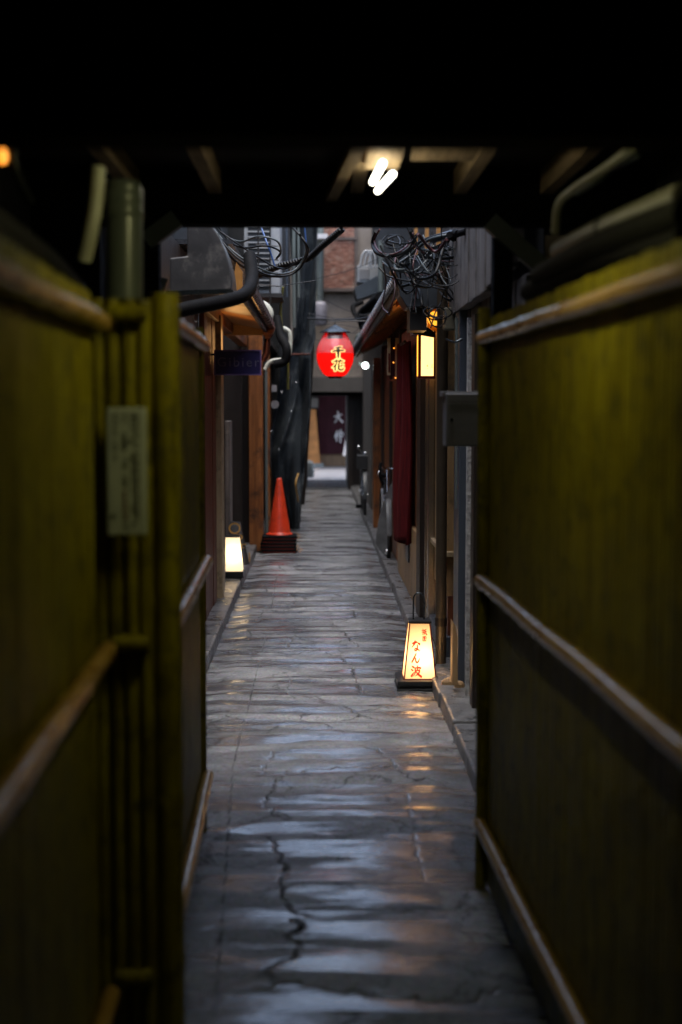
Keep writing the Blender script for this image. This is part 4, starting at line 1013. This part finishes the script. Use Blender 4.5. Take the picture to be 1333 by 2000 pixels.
MB().box((RX-.075,9.9,.05),(RX+.05,10.25,2.3)).build('post', M['darkwood'], rb, bevel=.005)
MB().box((RX-.06,9.62,.05),(RX+.05,9.66,2.2)).build('door_jamb', M['stainless'], rb, bevel=.003)
MB().box((RX-.06,10.3,.06),(RX+.05,12.9,.62)).build('kick_panel', M['tan'], rb, bevel=.004)
MB().box((RX-.075,11.2,.32),(RX-.06,11.5,.95)).build('meter_flap', M['steel'], rb, bevel=.003)
MB().box((RX-.03,10.3,.62),(RX+.05,12.9,2.2)).build('sliding_door', M['wood'], rb)
for yy in (12.9, 14.6, 16.4):
    MB().box((RX-.05,yy,.05),(RX+.05,yy+.14,2.25)).build('post', M['darkwood'], rb, bevel=.004)
mb = MB(); y = 13.04
while y < 17.4: mb.box((RX-.02,y,.06),(RX+.05,y+.15,2.2)); y += .153
mb.build('board_wall', M['wood'], rb, bevel=.004)
MB().box((RX-.10,17.5,.06),(RX+.05,17.75,2.15)).build('post', M['wood'], rb, bevel=.004)
MB().box((RX-.06,18.4,.06),(RX+.05,18.8,2.15)).build('post', M['woodr'], rb, bevel=.004)
MB().box((RX-.02,20.5,.06),(RX+.05,24.0,2.15)).build('pale_panel', M['beiged'], rb)
# eave
sl = [(.50,2.235),(1.0,2.50)]
MB().prism([(.50,8.5,2.235),(1.0,8.5,2.50),(1.0,8.5,2.53),(.49,8.5,2.262)], (0,10.6,0)).build('eave_boards', mat('eave_cedar', (.30,.15,.055), .5, col2=(.16,.075,.028), scale=6, stretch=(5,.8,5), bump=.3), rb)
for yy in np.arange(8.8, 18.9, .45):
    MB().prism([(.51,yy,2.195),(.95,yy,2.428),(.95,yy,2.465),(.51,yy,2.232)], (0,.05,0)).build('eave_rafter', M['wood'], rb)
MB().box((.475,8.5,2.215),(.489,19.1,2.285)).build('fascia', M['darkwood'], rb)
mb = MB()
for i, yy in enumerate(np.arange(8.5, 19.0, .145)):   # barrel tiles with round ends
    P = [Vector((.455,yy,2.292)), Vector((1.0,yy,2.58))]
    mb.tube(P, .034, 10)
mb.build('roof_tiles', M['tile'], rb)
MB().prism([(.46,8.4,2.266),(1.02,8.4,2.545),(1.02,8.4,2.57),(.46,8.4,2.29)], (0,10.7,0)).build('roof_bed', M['tile'], rb)
MB().box((1.02,8.0,2.5),(1.6,18.99,4.0)).build('upper_wall', M['darkwall'], rb)
MB().box((1.02,19.0,2.5),(1.6,26.9,5.0)).build('upper_wall', M['darkwall'], rb)
MB().box((.98,9.2,2.7),(1.015,12.4,3.9)).build('upper_boards', M['darkwood'], rb)
for yy in (10.2,11.4,12.6,14.0): MB().box((.95,yy,2.6),(.979,yy+.10,3.95)).build('upper_post', M['amber'], rb)

# dark gutter box under tangle
gx = thing('gutter_box', 'big dark angular gutter box wrapped in tangled cables above the wall lantern', 'gutter', W(830,600,8.3))
pts = [W(px,py,8.3) for px,py in ((768,524),(778,517),(842,484),(872,474),(884,560),(868,585),(852,600),(796,600),(782,578),(779,545))]
MB().prism(pts, (0,.35,0)).build('box_shell', mat('blackened_gutter_sheet',(.035,.042,.05),.45,bump=.1), gx, bevel=.006)
pts = [W(px,py,8.29) for px,py in ((766,521),(872,470),(874,477),(769,529))]
MB().prism(pts, (0,.37,0)).build('top_flange', M['tin'], gx)
MB().box(W(801,600,8.35), W(827,650,8.62)).build('outlet', M['pole'], gx)
MB().box(W(803,570,8.285), W(825,583,8.29)).build('plate', M['steel'], gx)

# long steel pipe at the end of the right roof + far AC
tag(MB().tube(catmull([W(712,640,18.6),W(708,615,18.5),W(722,600,18.2),W(745,580,17.2)],8), .07, 16).build('elbow_pipe', M['rubber']), 'fat black elbow pipe at the far end of the right tiled eave', 'pipe')
tag(MB().tube(catmull([W(697,690,18.4),W(697,660,18.4),W(703,654,18.4),W(720,650,18.4)],6), .022, 10).build('elbow_pipe', M['brace']), 'small dark square-bent pipe right of the red lantern', 'pipe')
ac2 = thing('air_conditioner', 'small white air conditioner sitting on a dark bracket box at far right', 'air conditioner', W(720,545,20))
a, b = W(698,518,20), W(742,552,20)
MB().box((a.x,20,b.z),(b.x,20.5,a.z)).build('casing', M['acw'], ac2, bevel=.015)
MB().box((a.x+.03,19.985,b.z+.04),(a.x+.17,19.998,a.z-.05)).build('front_panel', M['box'], ac2, bevel=.008)
pts = [W(px,py,19.7) for px,py in ((693,562),(738,538),(742,570),(698,585))]
sh = MB().prism(pts, (0,.7,0)).build('awning_box', mat('blue_black_sheet',(.035,.045,.055),.4)); tag(sh, 'dark slanting bracket box under the far white air conditioner', 'box')
for i, px in enumerate((716,724,732)):
    tag(MB().tube(catmull([W(px-12,520,19.8),W(px-8,500,19.8),W(px,490,19.8),W(px+8,500,19.8),W(px+10,525,19.8)],6), .018, 8).build('hose', M['acw']), ['leftmost','middle','rightmost'][i]+' of three looped white hoses on the far air conditioner', 'hose', 'looped white hoses')
tag(MB().tube([W(744,470,18.8), W(744,585,18.8)], .035, 12).build('wall_pipe', M['pvc']), 'grey upright pipe right of the far white air conditioner', 'pipe')
tag(MB().tube(catmull([W(708,590,19.4),W(690,600,19.3),W(700,622,19.2),W(722,632,19.1)],8), .035, 12).build('hose', M['rubber']), 'black hose curling under the far bracket box', 'hose')
# far bright bulb
fbm_ = thing('spot_lamp', 'small bright white spot lamp under the far end of the right eave', 'lamp', W(712,713,18.9))
c = W(714,714,18.9)
MB().lathe(c, [(.001,-.05),(.035,-.04),(.042,-.01),(.03,.03),(.018,.06)], 16, 'Y').build('bulb', M['bulb'], fbm_)
MB().tube([c+Vector((-.02,.02,.01)), c+Vector((-.09,.02,.035))], .02, 10).build('arm', mat('white_arm',(.7,.75,.72),.4), fbm_)

# hanging paper-slip charm
hc = thing('wind_charm', 'hanging charm with narrow red and white paper slips under the right eave', 'decoration', W(768,740,11.6))
for (px0,px1,py0,py1,m_) in ((757,763,660,733,'cream'),(764,772,652,735,'noren'),(773,779,660,742,'cream')):
    MB().box(W(px0,py0,11.6), W(px1,py1,11.603)).build('paper_slip', M[m_], hc)
MB().box(W(759,690,11.59), W(762,727,11.597)).build('red_mark', M['maroon'], hc)
MB().box(W(762,741,11.58), W(781,744,11.66)).build('bottom_bar', M['copper'], hc)
MB().tube([W(768,640,11.6), W(768,655,11.6)], .003, 6).build('cord', M['pole'], hc)
for px, py in ((770,680),(769,708),(773,738)):
    MB().lathe(W(px,py,11.58), [(.001,-.007),(.007,-.003),(.007,.003),(.001,.007)], 8).build('bead', M['orangebulb'], hc)

# maroon noren seen edge-on
def cloth():
    root = thing('door_curtain', 'long maroon cloth curtain hanging in folds at the right doorway', 'curtain', W(787,1065,11.2))
    mb = MB(); n = 40; nr = 40; vs = []
    top, bot = W(786,668,11.2).z, W(786,1060,11.2).z
    for i in range(nr):
        t = i/(nr-1); z = top + (bot-top)*t
        for j in range(n):
            s = j/(n-1); y = 10.95 + .95*s
            amp = .022 + .030*t; x = .680 + amp*math.sin(s*19 + .5*math.sin(t*3)) + .018*math.sin(s*7+1) + .018*math.sin(t*5+s*3)*t
            vs.append((x, y, z + (.03*math.sin(s*11)*max(0, t-.9)*10)))
    mb.add(vs, [(i*n+j, i*n+j+1, (i+1)*n+j+1, (i+1)*n+j) for i in range(nr-1) for j in range(n-1)], True)
    o = mb.build('cloth', M['maroon'], root); m = o.modifiers.new('thick','SOLIDIFY'); m.thickness = .003
    MB().tube([(.668,10.9,top-.01),(.668,12.0,top-.01)], .012, 10).build('rod', M['darkwood'], root)
cloth()

# bicycles
def bicycle(root, x, y0, L=1.0, r=.33, guard=True, bars=True):
    """parked parallel to the wall, front wheel nearest the viewer at y0"""
    for k, y in enumerate((y0, y0+L)):
        w_ = MB(); P = [(x, y + r*math.cos(a), r + r*math.sin(a)) for a in np.linspace(0, 2*math.pi, 41)]
        w_.tube(P, .019, 8, cap=False); wh = w_.build('tyre', M['tyre'], root)
        w_ = MB(); P = [(x, y + (r-.024)*math.cos(a), r + (r-.024)*math.sin(a)) for a in np.linspace(0, 2*math.pi, 41)]; w_.tube(P, .007, 6, cap=False); w_.build('rim', M['chrome'], root)
        w_ = MB()
        for a in np.linspace(0, 2*math.pi, 29)[:-1]: w_.tube([(x+.012*(1 if int(a*9)%2 else -1), y, r), (x, y+(r-.024)*math.cos(a), r+(r-.024)*math.sin(a))], .0012, 4, cap=False)
        w_.tube([(x-.045,y,r),(x+.045,y,r)], .017, 10); w_.build('spokes', M['chrome'], root)
        w_ = MB(); vs = []
        A = np.linspace(-.25, math.pi+.1, 24)
        for a in A:
            for dx in (-.026,0,.026): vs.append((x+dx, y+(r+.026-(abs(dx)*.35))*math.cos(a), r+(r+.026-(abs(dx)*.35))*math.sin(a)))
        w_.add(vs, [(i*3+j, i*3+j+1, (i+1)*3+j+1, (i+1)*3+j) for i in range(len(A)-1) for j in range(2)], True); w_.build('mudguard', M['guard'], root)
    f = MB(); bb = (x, y0+L*.52, .30); seat = (x, y0+L*.68, .80); head = (x, y0+.17, .78)
    f.tube([head, bb], .017, 10); f.tube([seat, bb], .015, 10); f.tube([bb, (x+.03, y0+L, r)], .010, 8); f.tube([seat, (x+.03, y0+L, r)], .008, 8)
    f.tube([(x, y0+.20, .66), (x, y0+L*.60, .52)], .015, 10); f.build('frame', M['lacquer'], root)
    f = MB(); f.tube([(x-.03,y0,r),(x-.035,y0+.10,.68)], .010, 8); f.tube([(x+.03,y0,r),(x+.035,y0+.10,.68)], .010, 8); f.tube([(x,y0+.10,.68),(x,y0+.18,.93)], .014, 10); f.build('fork', M['chrome'], root)
    s = MB(); s.lathe((x, y0+L*.70, .83), [(.001,.03),(.05,.028),(.075,.01),(.06,-.01),(.001,-.015)], 16); s.build('saddle', M['rubber'], root)
    return root
b1 = thing('bicycle', 'dark bicycle with grey wheel guard parked behind the maroon curtain on the right', 'bicycle', (.66,14.2,0))
bicycle(b1, .70, 14.15, 1.02, .33)
# dress guard: large grey leaf-shaped panel in front of the wheel
vs = []; A = np.linspace(math.pi*.02, math.pi*1.02, 22)
mb = MB(); yb = 14.15
ring = [(.665 - .05*math.sin(a), yb - .02 - .40*math.cos(a-.35) , .12 + .66*max(0,math.sin(a))) for a in A]
pts = [W(px,py,14.0) for px,py in ((768,938),(757,960),(748,985),(740,1015),(735,1045),(734,1062),(745,1078),(764,1096),(762,1060),(763,1010),(767,975))]
mb.prism(pts, (0,.012,0)); mb.build('wheel_cover', M['guard'], b1, bevel=.003)
P = [W(772,915,14.1), W(757,915,14.1), W(748,913,14.05), W(744,908,14.0)]
MB().tube(catmull(P,5), .012, 10).build('handlebar', M['chrome'], b1)
P = [W(744,905,14.0), W(742,925,13.95), W(746,940,13.95), W(750,947,13.95)]
MB().tube(catmull(P,5), .016, 10).build('grip', M['rubber'], b1)
MB().tube(catmull([W(745,915,13.97), W(739,925,13.93), W(740,933,13.93)],5), .005, 8).build('brake_lever', M['chrome'], b1)
MB().lathe(W(757,1078,14.0), [(.001,-.03),(.035,-.028),(.035,.028),(.001,.03)], 16, 'X').build('stand_foot', M['chrome'], b1)
b2 = thing('bicycle', 'black bicycle with chrome handlebar parked farthest along the right wall', 'bicycle', (.6,19.6,0))
bicycle(b2, .655, 19.75, 1.02, .33)
MB().tube(catmull([W(716,884,20), W(708,884,20), W(703,876,20), W(699,871,20)],5), .011, 10).build('handlebar', M['chrome'], b2)
MB().lathe(W(701,873,19.95), [(.001,-.02),(.02,-.015),(.03,.01),(.001,.02)], 12, 'Y').build('headlamp', M['chrome'], b2)
mb = MB(); a, b = W(694,888,19.85), W(718,915,19.85)
mb.box((a.x+.02,19.6,b.z),(b.x,19.85,a.z)); mb.build('basket', M['grille'], b2, bevel=.01)
MB().tube([W(711,925,19.7), W(710,985,19.7)], .010, 8).build('stem', M['chrome'], b2)
MB().box(W(696,986,19.6), W(706,991,19.7)).build('pedal', M['rubber'], b2)

# ================================================================ CONES
def cone_at(z, first=None):
    c = W(546,1060,15.2)
    if first is None:
        root = thing('traffic_cone', 'topmost orange traffic cone, standing fully clear on the stack at left', 'traffic cone', (c.x, 15.25, z), 'stacked orange traffic cones by the timber post')
        X0, Y0 = c.x, 15.25
        MB().lathe((X0,Y0,z), [(.135,.030),(.132,.045),(.120,.052),(.118,.060),(.028,.615),(.024,.632),(.016,.635)], 36).build('cone_body', M['cone'], root)
        MB().lathe((X0,Y0,z), [(.016,.635),(.014,.60)], 24).build('tip_hole', M['rubber'], root)
        MB().lathe((X0,Y0,z), [(.142,.026),(.146,.032),(.138,.040),(.130,.040)], 36).build('collar_ring', M['cone'], root)
        m = MB(); m.box((X0-.185,Y0-.185,z),(X0+.185,Y0+.185,z+.026)); m.build('rubber_base', M['rubber'], root, bevel=.008)
        m = MB(); m.box((X0-.172,Y0-.172,z-.008),(X0+.172,Y0+.172,z-.0005)); m.build('base_plate', M['cone'], root)
        return root
    r = first.copy(); sc.collection.objects.link(r); r.location = (first.location.x + random.uniform(-.008,.008), first.location.y + random.uniform(-.008,.008), z)
    r.rotation_euler = (0,0,random.uniform(-.05,.05))
    for ch in list(first.children):
        d = ch.copy(); sc.collection.objects.link(d); d.parent = r
        if ch.name.startswith('cone_body') or ch.name.startswith('tip') : d.scale = (.985,.985,.985)
    return r
zs = [.012 + .036*i for i in range(5)]
c0 = cone_at(zs[-1]); c0.rotation_euler = (0,0,.06)
lab = ['bottom cone of the stack, only its black base and red rim showing','second cone from the bottom of the stack, mostly hidden','middle cone of the stack, only its flat black base showing','cone just under the topmost one, nested inside it']
for i in range(4):
    c = cone_at(zs[i], c0); c['label'] = lab[i]
# leaf litter near the cones
lf = MB(); rr = random.Random(5)
for k in range(26):
    g_ = G(rr.uniform(578,590), rr.uniform(1038,1078), .012); a = rr.uniform(0,6.3); s = rr.uniform(.012,.028)
    d = Vector((math.cos(a),math.sin(a),rr.uniform(-.2,.6)))*s; u = Vector((-math.sin(a),math.cos(a),rr.uniform(-.3,.5)))*s*.5
    lf.add([g_-d, g_+u, g_+d, g_-u], [(0,1,2,3)])
struct(lf.build('leaf_litter', mat('dry_leaf',(.30,.14,.03),.7)), 'stuff')

# ================================================================ END OF THE ALLEY
eb = thing('end_building', 'beige rendered building closing the alley with a dark doorway through it', 'building', (.3,27.2,0))
OX0, OX1, OZ = W(600,770,27).x, W(680,770,27).x, W(640,772,27).z
MB().box((-2.5,27.0,OZ+.34),(2.5,27.3,5.4)).build('wall', M['beige'], eb)
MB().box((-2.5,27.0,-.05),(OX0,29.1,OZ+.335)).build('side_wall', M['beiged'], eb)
MB().box((OX1,27.0,-.05),(2.5,29.1,OZ+.335)).build('side_wall', M['darkwood'], eb)
MB().box((OX0-.3,26.6,OZ),(OX1+.45,29.1,OZ+.06)).build('door_lintel', M['black'], eb)
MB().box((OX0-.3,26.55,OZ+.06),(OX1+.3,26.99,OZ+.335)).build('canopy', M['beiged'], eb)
MB().box((OX1,26.85,0),(OX1+.10,26.99,OZ-.002)).build('door_post', M['darkwood'], eb)
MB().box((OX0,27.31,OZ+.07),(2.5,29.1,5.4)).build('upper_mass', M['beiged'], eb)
a, b = W(618,690,26.96), W(700,700,26.96)
# downpipe on wall
tag(MB().tube([W(626,430,26.7), W(625,600,26.7), W(622,606,26.7)], .07, 18).build('drain_pipe', M['pvc']), 'grey downpipe on the beige end wall left of the reed blind', 'pipe')
tag(MB().lathe(W(625,592,26.5), [(.001,-.42),(.12,-.41),(.135,-.37),(.135,-.05),(.10,.02),(.001,.04)], 24).build('water_tank', mat('lilac_grey_tank',(.22,.21,.24),.5)), 'pale lilac-grey rounded drum on the beige wall beside the downpipe', 'tank')
bl = thing('reed_blind', 'reddish brown reed blind over the upper window of the beige end building', 'blind', W(662,565,26.9))
a, b = W(628,440,26.9), W(692,562,26.9)
MB().box((a.x,26.93,b.z),(b.x,26.96,a.z)).build('backing', M['blind'], bl)
mb = MB(); z = b.z
while z < a.z: mb.tube([(a.x,26.915,z),(b.x,26.915,z+random.uniform(-.004,.004))], .009, 5); z += .021
mb.build('reeds', M['blind'], bl)
MB().box((a.x-.05,26.85,b.z-.07),(b.x+.06,26.99,b.z-.01)).build('bottom_rail', M['blindframe'], bl)
MB().box((b.x+.005,26.9,b.z),(b.x+.06,26.99,a.z)).build('side_rail', M['blindframe'], bl)
MB().box((a.x-.05,26.88,W(650,468,26.9).z),(b.x+.06,26.925,W(650,464,26.9).z)).build('top_rail', M['blindframe'], bl)
MB().box((W(693,440,26.95).x,26.93,b.z-.1),(W(700,440,26.95).x,26.99,a.z)).build('wall_pier', M['beige'], eb)
tag(MB().box(W(617,466,26.4), W(640,459,26.6)).build('red_white_tape', M['white']), 'short pale strip at the top left of the reed blind', 'strip')

# street restaurant with noren
sr = thing('curtained_restaurant', 'restaurant across the street with dark maroon door curtain, amber pillar and wooden skirting', 'building', (.2,36,0))
Yn = 36.0
MB().box((-4,36.2,0),(5,37,6.2)).build('wall', M['darkwood'], sr)
MB().box((-4,33.9,2.6),(5,36.2,2.75)).build('canopy', M['darkwood'], sr)  # unseen deep eave, added to keep the frontage below dark
a, b = W(622,780,Yn), W(686,887,Yn)
cl = MB(); n = 50; vs = []
for z in (a.z+.2, b.z+.4, b.z+.004):
    for j in range(n):
        t = j/(n-1); vs.append((a.x+(b.x+.3-a.x)*t, Yn-.05+.02*math.sin(t*20), z))
cl.add(vs, [(i*n+j,i*n+j+1,(i+1)*n+j+1,(i+1)*n+j) for i in range(2) for j in range(n-1)], True)
nr_ = cl.build('door_curtain', M['noren'], sr)
MB().box((a.x,Yn+.02,.05),(b.x+.3,Yn+.06,b.z)).build('wood_skirt', mat('pale_brown_skirt',(.13,.075,.035),.6,stretch=(6,1,.4)), sr)
mb = MB()
MB().prism([W(600,800,Yn-.2),W(617,800,Yn-.2),W(626,908,Yn-.2),W(600,908,Yn-.2)], (0,.3,0)).build('pillar', mat('amber_pillar',(.50,.20,.05),.5), sr)
MB().box(W(598,905,Yn-.25), W(632,916,Yn+.1)).build('pillar_base', M['stone'], sr)
MB().box(W(600,778,Yn-.2), W(622,796,Yn)).build('pillar_cap', M['beiged'], sr)
mb = MB()
def nfn(px, py, w_, h_): return lambda u, v, h: W(px+(u-.5)*w_, py-v*h_, Yn-.085-h*4)
brush(mb, 'dai', nfn(661.5,826,18,22), wmul=1.1); brush(mb, 'naka', nfn(662.5,862,18,22), wmul=1.15)
mb.build('lettering', M['white'], sr)
tag(MB().prism([W(674,868,33.5),W(677,850,33.5),W(679,868,33.5),W(676,890,33.5),W(670,890,33.5)], (0,.03,0)).build('small_banner', M['white']), 'sliver of a pale banner right of the far door curtain', 'banner')
sb = MB(); sb.lathe(W(604,925,29.6), [(.10,-.08),(.11,0),(.10,.2),(.07,.26),(.001,.28)], 14)
tag(sb.build('stone_bollard', M['stone']), 'short grey stone beside the bright doorway at the far end', 'bollard')

# ================================================================ CABLES
def cab(name, label, pts, r, m, group=None, n=8, cat='cable'):
    o = MB().tube(catmull(pts, n), r, 7).build(name, M[m]); return tag(o, label, cat, group)
gL = 'looping cables on the left under the passage beam'
Yc = 8.5
LC = [([(420,440),(436,458),(470,472),(505,462),(540,470),(549,490),(540,505)], .0055, 'cableg'),
      ([(425,440),(450,472),(480,484),(520,480),(548,492),(540,506)], .006, 'cable'),
      ([(418,448),(455,490),(500,520),(540,535),(575,528),(596,500),(598,480),(585,455)], .006, 'cableg'),
      ([(420,455),(460,500),(505,530),(545,540),(580,530),(600,500),(600,478),(575,448),(560,440)], .006, 'cable'),
      ([(430,452),(470,480),(500,500),(535,520),(560,524),(590,505)], .005, 'cable'),
      ([(424,470),(460,510),(490,528),(520,538),(550,540)], .008, 'cable')]
for i, (p, r, m_) in enumerate(LC):
    cab('cable', ['uppermost grey cable looping back by the air conditioner','black cable just under the uppermost looping one','pale cable making the widest loop beside the tarpaulin','black cable following the widest loop','short black cable crossing the left loops','thickest black cable lowest among the left loops'][i], [W(x,y,Yc + .15*math.sin(k*1.3+i)) for k,(x,y) in enumerate(p)], r, m_, gL)
cab('cable', 'blue cable hanging down left in front of the air conditioner', [W(511,445,9.3),W(522,475,9.2),W(531,500,9.2),W(537,520,9.2)], .006, 'cableb', gL)
cab('cable', 'blue cable nearest the tarpaulin top', [W(595,440,9.3),W(597,460,9.3),W(599,482,9.3)], .006, 'cableb', gL)
# twisted hawser
mb = MB(); A, B = [W(500,540,9.6), W(545,520,9.4), W(600,505,9.2), W(630,480,9.0), W(668,448,8.8)], None
path = catmull(A, 40)
for s in range(3):
    P = [p + Vector((.012*math.cos(i*.55+s*2.09), 0, .012*math.sin(i*.55+s*2.09))) for i, p in enumerate(path)]
    mb.tube(P, .011, 6)
tag(mb.build('twisted_cable', M['cable']), 'thick twisted black cable slanting up to the centre under the beam', 'cable')
cab('thin_wire', 'thin black wire running right from the air conditioner past the tarpaulin', [W(540,560,10),W(590,552,10),W(617,548,10)], .003, 'cable')

# right tangle
gR = 'tangled cables above the right wall lantern'
rr = random.Random(21)
def tag_r(o, i, kinds): return o
named = [
 ('pale cable falling from the gutter box top in a long curve to the wall', [(847,480),(852,510),(862,540),(875,560),(885,575),(888,610),(896,625)], .0045, 'cableg'),
 ('second pale cable falling beside the longest pale one', [(850,486),(870,520),(884,560),(886,590),(893,622)], .004, 'cableg'),
 ('black cable bowed low between gutter box and grey boards', [(848,484),(872,502),(900,502),(915,480),(925,460)], .006, 'cable'),
 ('pale cable bowed beneath the black one by the grey boards', [(852,492),(880,518),(905,515),(918,490),(926,470)], .004, 'cableg'),
 ('thick black cable coming down steeply in front of grey boards', [(940,455),(936,490),(925,530),(915,560),(905,580),(880,585)], .011, 'cable'),
 ('thick dark red cable before the grey boards', [(920,450),(912,490),(905,530),(910,560),(900,575)], .008, 'cabler'),
 ('black cable sagging from post to lantern cap', [(930,540),(915,575),(890,590),(870,582),(860,570)], .006, 'cable'),
 ('thick grey cable along the gutter box top', [(770,520),(800,500),(835,470),(880,458),(930,450)], .009, 'cableg'),
 ('thick black cable above the gutter box', [(775,505),(810,480),(850,462),(900,455),(950,452)], .012, 'cable'),
 ('black cable crossing down over the gutter box front', [(790,515),(812,540),(840,558),(870,566)], .005, 'cable'),
 ('pale cable curling in front of the gutter box', [(800,502),(815,500),(825,515),(840,535),(860,555)], .0045, 'cableg'),
 ('thin straight pale wire rising across the gutter box', [(815,528),(840,512),(870,500)], .0022, 'cableg'),
 ('black hose from tangle to the lantern', [(782,560),(810,555),(822,575),(826,600),(838,618)], .008, 'cable'),
 ('black cable ring left of the amber lamp', [(838,612),(852,600),(868,606),(872,622),(862,636),(846,636),(838,622)], .004, 'cable'),
 ('second black ring round the amber lamp', [(832,618),(846,602),(862,602),(874,616),(872,632),(856,640),(842,632)], .0035, 'cable'),
 ('black cable dropping beside the grey downpipe', [(868,566),(862,590),(850,612),(842,640)], .004, 'cable'),
 ('big black cable loop at the upper left of the tangle', [(735,452),(728,475),(738,495),(765,500),(792,490),(806,470),(800,450)], .010, 'cable'),
 ('inner brownish loop at the upper left of the tangle', [(742,448),(732,470),(742,492),(770,496),(798,478),(808,455)], .006, 'cabler'),
]
for lab_, p, r, m_ in named:
    k_ = rr.uniform(-.2,.2); cab('cable', lab_, [W(x, y, 7.9 + k_ + .12*math.sin(i*1.7)) for i,(x,y) in enumerate(p)], r, m_, gR)
for i in range(52):
    if i % 5 == 0:      # a few coils
        cx_, cy_ = rr.choice([(770,472),(855,610),(900,470),(830,548)]); a0 = rr.uniform(0,6.3); rad = rr.uniform(10,26)
        P = [(cx_+rad*1.3*math.cos(a0+k*1.05)*rr.uniform(.8,1.2), cy_+rad*.8*math.sin(a0+k*1.05)*rr.uniform(.8,1.2)) for k in range(rr.randint(5,7))]
    else:               # sagging runs between the boards, the gutter box and the beam
        x0 = rr.uniform(735,900); x1 = min(955, x0 + rr.uniform(30,150)); y0 = rr.uniform(440,540) + (15 if x0 < 780 else 0); y1 = rr.uniform(440,590); sag = rr.uniform(8,60)
        if i % 3 == 0: x1 = x0 + rr.uniform(-12,25); y1 = y0 + rr.uniform(60,140); sag = rr.uniform(-10,10)
        P = [(x0,y0), (x0*.7+x1*.3+rr.uniform(-8,8), y0*.7+y1*.3+sag*.8), (x0*.35+x1*.65+rr.uniform(-8,8), y0*.35+y1*.65+sag), (x1,y1)]
        P = [(p, min(612,q)) for p, q in P]
    Yc_ = rr.uniform(7.5,8.2)
    cab('cable', 'thin tangled cable in the dark knot above the right eave', [W(p, q, Yc_ + .08*math.sin(k*2.1+i)) for k,(p,q) in enumerate(P)], rr.choice([.0025,.003,.004,.0055,.009]), rr.choice(['cable','cable','cable','cable','cableg','cabler']), gR, 7)
for i in range(9):   # knot of joints against the beam on the right
    c = W(rr.uniform(868,955), rr.uniform(452,470), rr.uniform(7.2,7.8))
    tag(MB().tube([c, c+Vector((rr.uniform(-.05,.05), rr.uniform(-.1,.1), rr.uniform(-.02,.02)))], rr.uniform(.012,.022), 8).build('cable_joint', M['rubber']), 'taped black cable joint bunched under the beam at right', 'cable joint', 'taped cable joints')
tag(MB().tube(catmull([W(845,468,8.0), W(865,462,7.9), W(890,455,7.8)],5), .022, 12).build('splice_sleeve', M['steel']), 'shiny dark splice sleeve at the top of the gutter box', 'cable joint')
tag(MB().box(W(868,600,7.9), W(888,646,8.0)).build('small_lamp_box', mat('dull_cream_box',(.20,.18,.12),.5), bevel=.01), 'dull cream rounded box right of the amber lamp', 'box')
tag(MB().tube([W(893,622,7.7), W(893,700,7.7), (RX-.03, 7.7, 1.0)], .012, 10).build('conduit', M['pvc']), 'grey upright conduit on the grey building where pale cables enter', 'pipe')
tag(MB().tube(catmull([W(872,663,7.6),W(888,668,7.5),W(903,662,7.5)],5), .006, 8).build('hook', M['tin']), 'small shiny hanging hook below the dull cream box', 'hook')

# ---------------------------------------------------------------- sub-parts: pieces that sit on a part hang under that part
def nest(child, parent):
    for r in [o for o in sc.collection.objects if o.parent is None]:
        ch = list(r.children)
        ps = [c for c in ch if c.name.split('.')[0] == parent]
        if not ps: continue
        for c in ch:
            if c.name.split('.')[0] == child and c is not ps[0] and c.type == 'MESH' and not c.children:
                c.parent = ps[0] if len(ps) == 1 else min(ps, key=lambda q: (sum((Vector(v) for v in q.bound_box), Vector())/8 - sum((Vector(v) for v in c.bound_box), Vector())/8).length)
for a_, b_ in (('lettering','paper_shade'),('lettering','red_shade'),('outline','red_shade'),('seam','red_shade'),('lettering','board'),('red_lettering','board'),('lettering','panel'),('lettering','door_curtain'),('lettering','glass'),
               ('rim','tyre'),('spokes','tyre'),('grip','handlebar'),('brake_lever','handlebar'),('tip_hole','cone_body'),('collar_ring','cone_body'),('base_plate','rubber_base'),
               ('red_mark','paper_slip'),('eyelet','sheet'),('hem_bar','sheet'),('louvre','grille'),('hat_lining','tin_hat'),('sill','wall_panel'),('eave_rafter','eave_boards'),('roof_tiles','roof_bed'),('pillar_base','pillar'),('pillar_cap','pillar')):
    nest(a_, b_)
